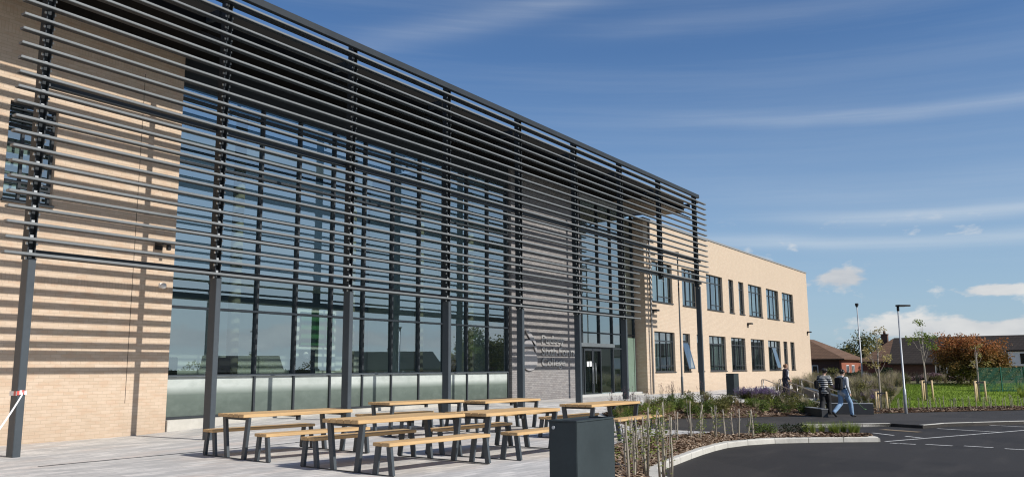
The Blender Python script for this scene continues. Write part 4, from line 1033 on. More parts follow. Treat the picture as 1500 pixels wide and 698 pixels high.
# rough bank
random.seed(44)
k = 0
while k < 150:
    s = random.uniform(.4, 17); u = random.uniform(-6, .4 + s * .88); x = U0[0] + .676 * s + .737 * u; y = U0[1] + .737 * s - .676 * u
    if stair_n(x, y) < 2.85 or y > 16.5: continue
    if stair_n(x, y) < 3.4 and x < 37: continue
    k += 1; q = random.random(); z = bank_h(x, y) - .02
    if q < .55: put('dry', x, y, z, random.uniform(.75, 1.25), 'pale dry wild grass clump on the bank right of the steps', 'grass plant', 'wild grasses on the bank')
    elif q < .76: put('olive', x, y, z, random.uniform(.5, .9), 'grey green weedy clump on the bank right of the steps', 'plant', 'weedy clumps on the bank')
    elif q < .9: put('tall', x, y, z, random.uniform(.5, .8), 'dark seeding stems among the grasses on the bank', 'plant', 'seeding stems on the bank')
    else: put('lav', x, y, z, random.uniform(.7, 1.0), 'mauve flowering clump among the grasses on the bank', 'plant', 'mauve clumps on the bank')
# rough growth behind the lawn
for k in range(46):
    u = random.uniform(12, 32); s = random.uniform(14.2, 17.5); x = U0[0] + .676 * s + .737 * u; y = U0[1] + .737 * s - .676 * u
    put(random.choice(['dry', 'dry', 'lav', 'olive']), x, y, bank_h(x, y) - .02, random.uniform(.7, 1.1), 'rough growth along the top edge of the lawn', 'plant', 'rough growth above the lawn')

# hedge whips: cane with a thin young stem
def whip(seed, h, leaves, mat_leaf):
    random.seed(seed); t = empty('hedge_plant')
    b = MB(); ln = random.uniform(-.05, .05); ln2 = random.uniform(-.05, .05); pts = [(0, 0, -.06)]
    for j in range(1, 6): pts.append((ln * j / 5 + random.uniform(-.008, .008), ln2 * j / 5 + random.uniform(-.008, .008), h * j / 5))
    b.tube(pts, [.017, .017, .015, .014, .012, .011], 7); b.build('cane', M['stick'], t)
    b = MB(); b.tube([(.03, .01, -.03), (.035, .02, h * .4), (.02, .03, h * .8), (.03, .05, h * 1.06)], [.007, .006, .005, .003], 5)
    for j in range(5):
        z = h * random.uniform(.15, .9); a = random.random() * 6.28; L = random.uniform(.06, .14); b.tube([(.03, .02, z), (.03 + math.cos(a) * L * .7, .02 + math.sin(a) * L * .7, z + L)], [.004, .002], 4)
    b.build('stem', M['bark_pale'], t)
    b = MB()
    for j in range(leaves):
        z = h * (random.random() ** .6) * .98; a = random.random() * 6.28; r = random.uniform(.01, .10)
        d = Vector((math.cos(a), math.sin(a), random.uniform(-.3, .6))).normalized(); b.leaf((.03 + r * math.cos(a), .02 + r * math.sin(a), z), random.uniform(.035, .07), .035, d, Vector((random.uniform(-.6, .6), random.uniform(-.6, .6), 1)).normalized())
    b.build('foliage', mat_leaf, t); return t
wp = [whip(50, .74, 44, M['leaf_fresh']), whip(51, .82, 26, M['leaf_green']), whip(52, .70, 12, M['leaf_olive']), whip(53, .78, 70, M['leaf_fresh'])]
first = [True] * 4
WH = [(12.0, 6.2), (11.6, 5.6), (12.9, 6.75), (11.2, 5.5), (13.55, 6.75), (12.63, 6.10), (12.72, 5.95), (17.85, 7.90), (17.2, 7.8), (14.65, 7.02), (12.82, 5.75), (13.83, 6.47), (12.87, 5.72), (17.3, 7.7), (12.95, 5.6), (13.25, 6.2), (18.18, 7.7), (19.5, 7.85), (19.1, 7.75), (20.1, 7.85), (19.43, 7.65), (20.75, 7.75), (20.5, 7.68), (21.4, 7.75), (21.9, 7.7), (21.6, 7.45), (22.0, 7.35), (21.85, 7.15), (13.6, 7.0), (15.4, 7.5), (16.0, 7.45), (14.1, 6.9), (12.2, 5.4), (12.35, 5.75)]
random.seed(61)
def whip_at(x, y, z, lab, grp, s=1.):
    k = random.randrange(4)
    if first[k]: o = wp[k]; first[k] = False
    else: o = copy_tree(wp[k])
    o.location = (x, y, z); o.rotation_euler = (random.gauss(0, .045), random.gauss(0, .045), random.random() * 6.28); o.scale = (s * 1.2, s * 1.2, s * random.uniform(.85, 1.18)); tag(o, lab, 'hedge plant', grp)
for x, y in WH:
    z = terrace_h(x, y) * .5 - .085 if x < 20 else -.15
    whip_at(x, y, z - .02, 'bare young hedge plant tied to a grey cane in the curved kerb bed', 'young hedge plants behind the kerb')
for k in range(84):
    u = -.1 + k * .205 + random.uniform(-.08, .08); s = random.choice((.45, .75)) + random.uniform(-.08, .08)
    x = U0[0] + .676 * s + .737 * u; y = U0[1] + .737 * s - .676 * u
    whip_at(x, y, -.17, 'young hedge whip with cane in the row below the lawn', 'young hedge row below the lawn', .66)

# ------------------------------------------------------------------ trees
def tree(name, loc, h, trunk_r, crown, nleaf, L, leafm, barkm, label, cat='tree', group=None, fork=.35, seed=1, limbs=9, lobes=14):
    """crown = (radius, z0, z1): leaves gather round the ends of real limbs"""
    random.seed(seed); t = empty(name, loc, 0, label, cat, group); cr, z0, z1 = crown
    b = MB(); lean = random.uniform(-.03, .03) * h
    b.tube([(0, 0, -.3), (lean * .3, 0, h * fork * .6), (lean * .7, lean * .4, h * fork * 1.2), (lean, lean * .5, h * .9)], [trunk_r * 1.15, trunk_r, trunk_r * .75, trunk_r * .18], 9)
    tips = []
    for k in range(limbs):
        a = k * 2.4 + random.uniform(-.4, .4); zb = h * fork * random.uniform(.75, 1.25) + (z1 - h * fork) * .5 * k / limbs; zt = z0 + (z1 - z0) * random.uniform(.25, .95)
        q = (zt - z0) / (z1 - z0); rr = cr * math.sqrt(max(.08, 1 - (2 * q - .85) ** 2 * .8)) * random.uniform(.5, .95)
        p0 = Vector((lean * .6, 0, zb)); p2 = Vector((rr * math.cos(a), rr * math.sin(a), max(zt, zb + .1))); p1 = p0.lerp(p2, .5) + Vector((0, 0, -.05 * h * random.random()))
        b.tube([p0, p1, p2], [trunk_r * .42, trunk_r * .24, trunk_r * .07], 6, False); tips.append(p2)
        for j in range(3):
            s0 = p1.lerp(p2, random.random()); e = s0 + Vector((random.gauss(0, 1), random.gauss(0, 1), random.gauss(.3, .6))).normalized() * cr * random.uniform(.25, .5)
            b.tube([s0, e], [trunk_r * .13, trunk_r * .04], 4, False); tips.append(e)
    b.build('trunk', barkm, t)
    b = MB(); tips += [Vector((lean, lean * .5, z1 - (z1 - z0) * .06))]
    cl = []
    for k in range(lobes):
        p = random.choice(tips); cl.append((p + Vector((random.gauss(0, .12), random.gauss(0, .12), random.gauss(0, .12))) * cr, cr * random.uniform(.16, .36)))
    for k in range(nleaf):
        p, r = random.choice(cl); v = Vector((random.gauss(0, 1), random.gauss(0, 1), random.gauss(0, .85))); v = v.normalized() * r * (random.random() ** .45) * 1.1
        b.leaf(p + v, L * random.uniform(.6, 1.25), L * .55, Vector((random.uniform(-1, 1), random.uniform(-1, 1), random.uniform(-.9, .5))).normalized(), Vector((random.uniform(-1, 1), random.uniform(-1, 1), random.uniform(.1, 1))).normalized())
    b.build('crown', leafm, t); return t
def stakes(loc, label):
    t = empty('tree_stakes', loc, 0, label, 'tree stakes', 'timber stakes round the young trees')
    for k in range(3):
        a = 2.09 * k + .5; b = MB(); b.tube([(.27 * math.cos(a), .27 * math.sin(a), -.25), (.25 * math.cos(a), .25 * math.sin(a), .97)], [.045, .045], 10); b.build('stake', M['stake'], t)
    b = MB(); pts = [(.25 * math.cos(2.09 * k + .5), .25 * math.sin(2.09 * k + .5), .90) for k in range(3)]
    for p, q in zip(pts, pts[1:] + pts[:1]): b.bar(p, q, .02, .06)
    b.build('tie', M['black'], t)
def gz(x, y): return bank_h(x, y)
tree('young_tree', (39.1, 7.2, gz(39.1, 7.2)), 3.65, .045, (.62, 1.6, 3.65), 520, .10, M['leaf_yellow'], M['bark_pale'], 'young staked tree with sparse pale yellow leaves left of the lawn', fork=.36, seed=3, limbs=8)
stakes((39.1, 7.2, gz(39.1, 7.2)), 'three pale timber stakes around the pale yellow young tree')
tree('young_tree', (43.3, 5.96, gz(43.3, 5.96)), 3.75, .045, (.55, 1.95, 3.75), 520, .11, M['leaf_fresh'], M['bark_pale'], 'young staked tree with yellow green leaves in the middle of the lawn', fork=.42, seed=5, limbs=8)
stakes((43.3, 5.96, gz(43.3, 5.96)), 'three pale timber stakes around the yellow green young tree')
tree('young_tree', (44.8, 3.95, gz(44.8, 3.95)), 2.85, .04, (.4, 1.5, 2.85), 120, .10, M['leaf_yellow'], M['bark_pale'], 'thin nearly bare young tree standing before the red bush', fork=.45, seed=8, limbs=6, lobes=9)
stakes((44.8, 3.95, gz(44.8, 3.95)), 'three pale timber stakes around the nearly bare tree before the red bush')
tree('autumn_tree', (57.2, 5.25, gz(57.2, 5.25) - .1), 2.75, .13, (1.85, .15, 2.75), 19000, .15, M['leaf_red'], M['bark'], 'broad rounded tree in red and orange autumn leaf behind the lawn', fork=.18, seed=9, limbs=26, lobes=150)
tree('garden_tree', (108, 21.6, -.3), 5.3, .2, (3.0, 1.0, 5.3), 4200, .3, M['leaf_olive'], M['bark'], 'olive green garden tree behind the hip roofed house', fork=.25, seed=12, limbs=16, lobes=40)
tree('garden_tree', (103, 17.4, -.3), 3.4, .15, (2.2, .5, 3.4), 2400, .28, M['leaf_dark'], M['bark'], 'dark evergreen bush tree right of the hip roofed house', fork=.2, seed=13, limbs=12, lobes=30)
# dark garden hedging in front of the houses
def hedge(loc, rz, L, w, h, n, leafm, label):
    random.seed(int(L * 100)); t = empty('garden_hedge', loc, rz, label, 'hedge')
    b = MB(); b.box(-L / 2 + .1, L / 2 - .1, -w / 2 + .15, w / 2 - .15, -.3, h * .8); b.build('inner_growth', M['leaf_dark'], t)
    b = MB()
    for k in range(n):
        x = random.uniform(-L / 2, L / 2); hh = h * (.85 + .22 * math.sin(x * 1.7) * math.sin(x * .6 + 1)); f = random.random()
        if f < .55: p = Vector((x, random.choice((-1, 1)) * w / 2 * random.uniform(.75, 1.1), random.uniform(0, hh)))
        else: p = Vector((x, random.uniform(-w / 2, w / 2), hh * random.uniform(.8, 1.08)))
        b.leaf(p, random.uniform(.1, .24), .12, Vector((random.uniform(-1, 1), random.uniform(-1, 1), random.uniform(-.3, 1))).normalized(), Vector((random.uniform(-1, 1), random.uniform(-1, 1), .6)).normalized())
    b.build('foliage', leafm, t)
hedge((87.5, 21.3, -.3), R(-60), 6, 1.3, 1.6, 2600, M['leaf_olive'], 'yellow green hedge below the hip roofed house')
hedge((85, 15.6, -.3), R(-60), 5.5, 1.4, 1.55, 2600, M['leaf_dark'], 'dark evergreen hedge right of the slim pole')
hedge((69.5, 9.9, .1), R(-70), 7.5, .9, .85, 3000, M['mauve'], 'purplish brown low hedge in front of the long dark roofed building')

# ------------------------------------------------------------------ houses
def house(name, loc, rz, lx, ly, eave, ridge, hip, mats, roofm, label, wins, over=.35, chim=None):
    """lx along local x; hip = inset of the ridge ends (0 = gable). wins: (face, pos, z, w, h)"""
    t = empty(name, loc, rz, label, 'house'); mx_, my_ = mats
    b = MB(); b.box(0, lx, 0, .2, -.6, eave); b.build('wall', mx_, t); b = MB(); b.box(0, lx, ly - .2, ly, -.6, eave); b.build('wall', mx_, t)
    for x0, x1 in ((.002, .2), (lx - .2, lx - .002)):
        b = MB(); b.box(x0, x1, .201, ly - .201, -.6, eave)
        if hip == 0:
            n = b.add([(x0, .0, eave), (x0, ly, eave), (x0, ly / 2, ridge - .12), (x1, 0, eave), (x1, ly, eave), (x1, ly / 2, ridge - .12)]); b.face(n, n + 1, n + 2); b.face(n + 5, n + 4, n + 3); b.face(n, n + 2, n + 5, n + 3); b.face(n + 1, n + 4, n + 5, n + 2)
        b.build('side_wall', my_, t)
    b = MB(); o = over; e = eave - .08
    hx = max(hip, 0.)
    a = b.add([(-o, -o, e), (lx + o, -o, e), (lx + o, ly + o, e), (-o, ly + o, e), (hx - (o if hip == 0 else 0), ly / 2, ridge), (lx - hx + (o if hip == 0 else 0), ly / 2, ridge)])
    b.face(a, a + 1, a + 5, a + 4); b.face(a + 2, a + 3, a + 4, a + 5); b.face(a + 1, a + 2, a + 5); b.face(a + 3, a, a + 4)
    c = b.add([(-o, -o, e - .12), (lx + o, -o, e - .12), (lx + o, ly + o, e - .12), (-o, ly + o, e - .12)])
    for k in range(4): b.face(a + k, c + k, c + (k + 1) % 4, a + (k + 1) % 4)
    b.face(c + 3, c + 2, c + 1, c)
    rf = b.build('roof', roofm, t)
    if chim:
        for (cx_, cy_, top) in chim:
            b = MB(); b.box(cx_ - .3, cx_ + .3, cy_ - .3, cy_ + .3, eave, top); b.box(cx_ - .34, cx_ + .34, cy_ - .34, cy_ + .34, top, top + .1); ch_ = b.build('chimney', M['dark_brick_x'], rf)
            b = MB(); b.tube([(cx_, cy_, top + .1), (cx_, cy_, top + .42)], [.13, .11], 10); b.build('chimney_pot', M['roof_brown'], t)
    for (face, p, z, w, h_) in wins:
        f = MB(); g = MB(); q = .07
        def bx(mb, u0, u1, v0, v1, d0, d1):
            if face == 'f': mb.box(u0, u1, -d1, -d0, v0, v1)
            elif face == 'b': mb.box(u0, u1, ly + d0, ly + d1, v0, v1)
            else: mb.box(-d1, -d0, u0, u1, v0, v1)
        for u0, u1, v0, v1 in ((p, p + q, z, z + h_), (p + w - q, p + w, z, z + h_), (p + q, p + w - q, z, z + q), (p + q, p + w - q, z + h_ - q, z + h_), (p + w / 2 - q / 2, p + w / 2 + q / 2, z + q, z + h_ - q)): bx(f, u0, u1, v0, v1, .002, .05)
        bx(g, p + q, p + w - q, z + q, z + h_ - q, .003, .02)
        wo = f.build('window', M['white'], t); g.build('pane', M['glass_door'], wo)
    return t
house('bungalow', (93.1, 20.7, -.3), 0, 9.6, 8.5, 2.85, 5.0, 3.2, (M['red_brick_x'], M['shaded_brick_y']), M['roof_brown'], 'red brick bungalow with brown hipped roof beside the end of the wing', [('f', 2.0, .9, 1.2, 1.2), ('f', 4.6, .9, 1.3, 1.2), ('l', 2.4, 1.0, 1.2, 1.1)], .4, [(3.8, 4.8, 5.65)])  # side walls take the dark brick: shade painted over their red
lb = house('long_building', (77.0, 13.0, -.4), R(-90), 24, 7.0, 2.35, 4.5, 0, (M['shaded_brick_y'], M['dark_brick_x']), M['roof_dark'], 'long single storey building with big dark tiled roof behind the red tree', [('f', 3.2, 1.15, 1.7, 1.0), ('f', 8.5, 1.0, 1.5, 1.0), ('f', 12.0, 1.0, 1.5, 1.0)], .35)
b = MB(); b.box(8.5, 12.6, -.75, .3, 2.0, 3.1); pb = b.build('render_panel', M['white'], lb)
b = MB(); b.box(8.4, 12.7, -.85, .6, 3.101, 3.22); b.build('flat_roof', M['roof_dark'], lb)
b = MB(); b.box(9.3, 10.7, -.79, -.751, 2.15, 2.95); b.build('pane', M['glass_door'], pb)
house('gabled_house', (95.0, 11.0, -.4), R(90), 6.4, 8, 2.6, 4.75, 2.2, (M['red_shaded_brick_y'], M['red_brick_x']), M['roof_brown'], 'brown roofed house with brick chimney behind the yellow young tree', [('b', 3.2, .8, 1.2, 1.0)], .3, [(5.0, 3.6, 5.15)])
# homes and trees across the car park: they are what the glass front mirrors
for k, (x, y, rz, lab) in enumerate([(70, -32, R(28), 'brick house across the car park mirrored in the middle of the glass front'), (80, -28, R(24), 'wide roofed house across the car park mirrored in the right of the glass front'), (57, -40, R(32), 'low house across the car park mirrored in the left of the glass front')]):
    house('brick_house', (x, y, -.4), rz, 9 - k, 7, 2.2 - .2 * (k == 2), 4.1 - .5 * (k == 2), 0 if k != 1 else 2.5, (M['red_brick_x'], M['red_shaded_brick_y']), M['roof_dark'], lab, [('b', 2, .8, 1.3, 1.1), ('b', 5, .8, 1.3, 1.1)], .3, [(4, 3.5, 4.4)] if k == 0 else None)
tree('broad_tree', (73, -15, -.4), 6.6, .22, (3.4, .8, 6.6), 4200, .3, M['leaf_olive'], M['bark'], 'olive tree across the car park mirrored in the right of the glass front', fork=.2, seed=21, limbs=16, lobes=45)
tree('broad_tree', (79.5, -17.5, -.4), 5.4, .2, (3.0, .8, 5.4), 3000, .3, M['leaf_green'], M['bark'], 'green tree across the car park mirrored beside the grey brick panel', fork=.2, seed=22, limbs=14, lobes=36)
tree('broad_tree', (52, -26, -.4), 3.6, .12, (1.9, .8, 3.6), 1500, .25, M['leaf_olive'], M['bark'], 'small tree across the car park mirrored left of the centre of the glass front', fork=.25, seed=23, limbs=10, lobes=24)
l3 = copy_tree(lp); l3.location = (47, -20, -.3); l3.scale = (1.3, 1.3, 1.25); l3.rotation_euler = (0, 0, R(-80)); l3['label'] = 'lamp column across the car park mirrored in the left of the glass front'
hedge((52, -36, -.4), R(30), 26, 2, 2.6, 4000, M['leaf_olive'], 'long hedge across the car park mirrored at the foot of the glass front')

# ------------------------------------------------------------------ green mesh fence
fn = empty('mesh_fence', (51.6, 4.55, -.15), math.atan2(-1.9, 1.25), 'dark green weld mesh fence at the right edge behind the lawn', 'fence')
for k in range(4):
    b = MB(); b.box(k * 1.25 - .03, k * 1.25 + .03, -.03, .03, -.3, 1.72); b.build('fence_post', M['mesh_green'], fn)
for k in range(3):
    b = MB(); x0 = k * 1.25 + .035; 
    for j in range(21): x = x0 + j * 1.18 / 20; b.box(x - .011, x + .011, -.007, .007, .02, 1.68)
    for j in range(12): z = .05 + j * 1.6 / 11; b.box(x0, x0 + 1.18, .008, .018, z - .006, z + .006)
    b.build('mesh_panel', M['mesh_green'], fn)
gt = empty('mesh_gate', (53.4, 2.9, -.2), math.atan2(-1.9, .2), 'lower green framed gate panel in front of the mesh fence', 'gate')
b = MB(); 
for q in ((0, .05, .05, 1.25), (1.25, 1.3, .05, 1.25), (.05, 1.25, .05, .1), (.05, 1.25, 1.2, 1.25)): b.box(q[0], q[1], -.025, .025, q[2], q[3])
b.build('gate_frame', M['mesh_green'], gt)
b = MB()
for j in range(16): b.box(.07 + j * .074, .082 + j * .074, -.006, .006, .1, 1.2)
b.build('gate_bars', M['mesh_green'], gt)
random.seed(77)
for k in range(9):
    x = 48.8 + random.uniform(-1, 2.4); y = 2.0 + random.uniform(-.7, .7); put('tuft', x, y, bank_h(x, y), random.uniform(1, 1.4), 'yellow green leafy clump below the green mesh fence', 'plant', 'yellow green clumps by the fence')

# ------------------------------------------------------------------ people
def remesh(mb, name, mat, parent, vox=.012, it=6):
    me = mb.mesh(name, mat); o = bpy.data.objects.new('tmp', me); COL.objects.link(o)
    r = o.modifiers.new('r', 'REMESH'); r.mode = 'VOXEL'; r.voxel_size = vox
    s = o.modifiers.new('s', 'SMOOTH'); s.factor = .5; s.iterations = it
    dg = bpy.context.evaluated_depsgraph_get(); dg.update(); m2 = bpy.data.meshes.new_from_object(o.evaluated_get(dg)); bpy.data.objects.remove(o)
    m2.name = name; m2.materials.clear(); m2.materials.append(mat)
    for p in m2.polygons: p.use_smooth = True
    return obj(name, m2, parent)
def hand(b, wrist, d, palm_n, s=1., curl=.5, thumb_side=1):
    """palm and five separate fingers; d = forearm direction, palm_n = direction the palm faces"""
    d = Vector(d).normalized(); n = Vector(palm_n); n = (n - d * n.dot(d)).normalized(); w = d.cross(n) * thumb_side
    wrist = Vector(wrist)
    for k, off in enumerate((.030, .010, -.010, -.028)):
        root = wrist + d * .085 * s + w * off * s
        b.capsule(wrist + d * .01 * s + w * off * .7 * s, .017 * s, root, .013 * s, 8, 3)
        L = (.072, .080, .074, .058)[k] * s; p = root; dd = d.copy()
        for j, fr in enumerate((.45, .32, .23)):
            dd = (dd * math.cos(curl * .9) + n * math.sin(curl * .9)).normalized() if j or curl > .6 else (dd + n * curl * .4).normalized()
            q = p + dd * L * fr; b.capsule(p, .0098 * s - j * .0008, q, .009 * s - j * .0008, 8, 2); p = q
    p = wrist + d * .03 * s + w * .026 * s
    q = p + (d * .6 + w * .75 + n * .25).normalized() * .042 * s; b.capsule(p, .014 * s, q, .0115 * s, 8, 2)
    r_ = q + (d * .85 + w * .25 + n * .5).normalized() * .03 * s; b.capsule(q, .0112 * s, r_, .0095 * s, 8, 2)
def person(loc, rz, label, J, top_m, leg_m, hair_m, hair_style, k=1., sleeve='long', shoe_m='black', baggy=1., extras=None, half=False):
    """local axes: x right, y forward, z up. J: joints. One continuous body, clothes as children"""
    t = empty('person', loc, rz, label, 'person')
    t.scale = (k, k, k)
    V = {a: Vector(p) for a, p in J.items()}
    pel, chest, neck, head = V['pelvis'], V['chest'], V['neck'], V['head']
    up = (head - neck).normalized(); fw = V.get('face', Vector((0, 1, 0))).normalized(); rt = fw.cross(up).normalized(); fw = up.cross(rt)
    Hm = Matrix((rt, fw, up)).transposed()
    b = MB()
    b.capsule(pel + Vector((-.07, 0, 0)), .115, pel + Vector((.07, 0, 0)), .115); b.capsule(pel, .12, pel.lerp(chest, .5), .115)
    mid = pel.lerp(chest, .5); b.capsule(mid, .118, chest + Vector((0, 0, -.04)), .128)
    b.capsule(V['shL'].lerp(chest, .35), .085, V['shR'].lerp(chest, .35), .085); b.capsule(chest, .115, neck + Vector((0, -.01, -.06)), .065)
    b.capsule(neck + up * -.05, .058, head + up * -.04, .052)
    b.ellipsoid(head + up * .015, (.076, .094, .112), m=Hm); b.ellipsoid(head - up * .055 + fw * .025, (.055, .062, .062), m=Hm)
    b.capsule(head + fw * .088 + up * .012, .008, head + fw * .108 - up * .022, .014, 8, 3)           # nose
    b.capsule(head + fw * .082 - up * .060 - rt * .018, .008, head + fw * .082 - up * .060 + rt * .018, .008, 8, 3)   # mouth
    b.capsule(head + fw * .088 - up * .098 - rt * .004, .018, head + fw * .080 - up * .098 + rt * .004, .018, 8, 3)   # chin
    for s in (-1, 1):
        b.ellipsoid(head + rt * s * .078 - fw * .01 - up * .01, (.012, .022, .034), 8, 6, Hm)
        b.capsule(head + fw * .084 + rt * s * .016 + up * .035, .009, head + fw * .080 + rt * s * .045 + up * .036, .008, 8, 3)     # brow
    for s, S_ in ((-1, 'L'), (1, 'R')):
        sh, el_, wr = V['sh' + S_], V['el' + S_], V['wr' + S_]
        b.capsule(sh, .056, el_, .042); b.capsule(el_, .043, wr, .028)
        hand(b, wr, wr - el_, V.get('palm' + S_, Vector((-s, 0, 0))), 1.0, J.get('curl' + S_, (.45,))[0] if ('curl' + S_) in J else .45, s)
        if not half:
            hp, kn, an, to = V['hip' + S_], V['kn' + S_], V['an' + S_], V['to' + S_]
            b.capsule(hp, .092, kn, .060); b.capsule(kn, .060, an, .040); b.capsule(an + Vector((0, 0, -.03)), .038, to, .033)
    remesh(b, 'body', M['skin'], t, .0085, 3)
    e = MB()
    for s in (-1, 1): e.ellipsoid(head + fw * .086 + rt * s * .031 + up * .014, (.013, .009, .008), 8, 6, Hm)
    e.build('eyes', M['eye'], t)
    # top
    b = MB(); g = 1.0 + .12 * baggy
    hem = pel + (pel - chest).normalized() * .06
    b.capsule(hem + Vector((-.06, 0, 0)), .112 * g, hem + Vector((.06, 0, 0)), .112 * g); b.capsule(hem, .118 * g, mid, .125 * g); b.capsule(mid, .128 * g, chest, .138 * g)
    b.capsule(V['shL'].lerp(chest, .3), .094 * g, V['shR'].lerp(chest, .3), .094 * g); b.capsule(chest, .118 * g, neck + Vector((0, -.01, -.05)), .074)
    for S_ in 'LR':
        sh, el_, wr = V['sh' + S_], V['el' + S_], V['wr' + S_]; b.capsule(sh, .067 * g, el_, .054 * g)
        if sleeve == 'long': b.capsule(el_, .055 * g, el_.lerp(wr, .93), .042 * g)
    remesh(b, J.get('top_name', 'top'), top_m, t, .012, 5)
    if not half:
        b = MB(); b.capsule(pel + Vector((-.07, 0, .02)), .126, pel + Vector((.07, 0, .02)), .126)
        for S_ in 'LR':
            hp, kn, an = V['hip' + S_], V['kn' + S_], V['an' + S_]; b.capsule(hp, .102 * (1 + .15 * baggy), kn, .074 * (1 + .28 * baggy)); b.capsule(kn, .074 * (1 + .28 * baggy), kn.lerp(an, .96), .056 * (1 + .45 * baggy))
        remesh(b, 'trousers', leg_m, t, .012, 5)
        for S_ in 'LR':
            an, to = V['an' + S_], V['to' + S_]; b = MB(); hl = an + Vector((0, -.045, -.045)) if S_ else an
            d = (to - an); d.normalize()
            b.capsule(an + Vector((0, 0, -.035)) - d * .03, .047, to, .041); b.capsule(an, .046, an + Vector((0, 0, -.04)), .047); remesh(b, 'shoe', M[shoe_m], t, .01, 3)
    # hair
    b = MB()
    b.ellipsoid(head - fw * .018 + up * .034, (.089, .098, .103), m=Hm)
    if hair_style == 'curly':
        for q in range(26):
            v = Hm @ Vector((random.gauss(0, 1), random.gauss(-.5, .8), abs(random.gauss(.4, .6)))).normalized(); b.ellipsoid(head + up * .03 - fw * .02 + v * .09, (.034, .034, .034), 8, 6)
    elif hair_style == 'tied':
        b.ellipsoid(head - fw * .115 + up * .03, (.042, .045, .045), m=Hm); b.capsule(head - fw * .13 + up * .01, .03, head - fw * .125 - up * .12, .018); b.ellipsoid(head - fw * .05 - up * .03, (.078, .055, .06), m=Hm)
    else: b.ellipsoid(head - fw * .04 - up * .02, (.08, .068, .075), m=Hm)
    ho = remesh(b, 'hair', hair_m, t, .009, 2)
    # clear the face: pull hair verts in front of the brow back over the crown
    for v in ho.data.vertices:
        q = v.co - head; 
        if q.dot(fw) > .045 and q.dot(up) < .055: v.co -= fw * (q.dot(fw) - .045) * 1.0
    if extras: extras(t, V, fw, up, rt)
    return t
def J_walk(stride, lean=.03, armL=(.0, .1), armR=(.0, .1)):
    """stride > 0: right leg leading"""
    s = stride; J = dict(pelvis=(0, 0, .93), chest=(0, lean, 1.28), neck=(0, lean + .005, 1.47), head=(0, lean + .03, 1.61))
    J['shL'] = (-.185, lean - .01, 1.40); J['shR'] = (.185, lean - .01, 1.40)
    J['hipL'] = (-.09, 0, .90); J['hipR'] = (.09, 0, .90)
    J['knR'] = (.095, s * .32 + .05, .50); J['anR'] = (.095, s * .46, .105); J['toR'] = (.11, s * .46 + .165, .048)
    J['knL'] = (-.095, -s * .10 + .04, .49); J['anL'] = (-.095, -s * .62, .17 + .02); J['toL'] = (-.105, -s * .62 + .13, .048)
    return J
random.seed(5)
# walker with a rucksack and jeans
J = J_walk(.70); J.update(elL=(-.24, -.02, 1.13), wrL=(-.20, .16, .97), elR=(.255, -.04, 1.12), wrR=(.27, .05, .87), head=(-.01, .06, 1.60))
def rucksack(t, V, fw, up, rt):
    b = MB(); c = V['chest'] + Vector((0, -.20, -.05))
    b.box(c.x - .145, c.x + .145, c.y - .085, c.y + .05, c.z - .24, c.z + .20); b.box(c.x - .11, c.x + .11, c.y - .13, c.y - .08, c.z - .20, c.z - .0)
    o = b.build('rucksack', M['cloth_black'], t, .035)
    b = MB()
    for s in (-1, 1): b.tube([(s * .10, V['chest'].y - .14, 1.41), (s * .115, V['chest'].y - .03, 1.478), (s * .12, V['chest'].y + .12, 1.40), (s * .125, V['chest'].y + .165, 1.25), (s * .15, V['chest'].y + .06, 1.08), (s * .13, V['chest'].y - .12, 1.05)], .019, 8)
    b.build('shoulder_strap', M['cloth_black'], t)
    b = MB(); b.capsule((-.07, V['neck'].y - .09, 1.46), .05, (.07, V['neck'].y - .09, 1.46), .05); remesh(b, 'hood', M['cloth_grey'], t, .012, 3)
p1 = person((32.85, 7.33, -.204), R(-116), 'person in light grey hoodie and blue jeans with a black rucksack walking away', J, M['cloth_grey'], M['denim'], M['hair_dark'], 'curly', 1.0, baggy=.6, extras=rucksack, shoe_m='black')
b = MB(); pts = [(0, 0, 0), (.10, -.12, -.14), (.26, -.30, -.36), (.33, -.40, -.50)]; b.tube(pts, .009, 8); b.tube([pts[-1], (.42, -.46, -.52)], .018, 8)
o = b.build('strap', M['green_strap']); o.location = (32.75, 7.08, .60); tag(o, 'thin green strap hanging from the hand of the person in jeans', 'strap')
# companion in a striped jumper
J = J_walk(.34); J.update(elL=(-.25, -.03, 1.13), wrL=(-.23, .12, .93), elR=(.24, .05, 1.14), wrR=(.20, .27, 1.16), head=(.02, .06, 1.60))
def sidebag(t, V, fw, up, rt):
    b = MB(); b.box(-.33, -.19, -.22, .02, .98, 1.30); b.build('shoulder_bag', M['cloth_black'], t, .035)
    b = MB(); b.tube([(-.24, -.08, 1.30), (-.15, -.10, 1.46), (-.13, .04, 1.49), (-.12, .14, 1.40), (-.2, .12, 1.25)], .016, 8); b.build('bag_strap', M['cloth_black'], t)
    b = MB(); b.box(.17, .24, .33, .345, 1.16, 1.30); b.build('phone', M['black'], t, .006)
p2 = person((34.0, 8.25, -.204), R(-88), 'person in black and white striped jumper and baggy black trousers walking away', J, M['stripes'], M['cloth_black'], M['hair_dark'], 'curly', 1.02, baggy=1.25, extras=sidebag)
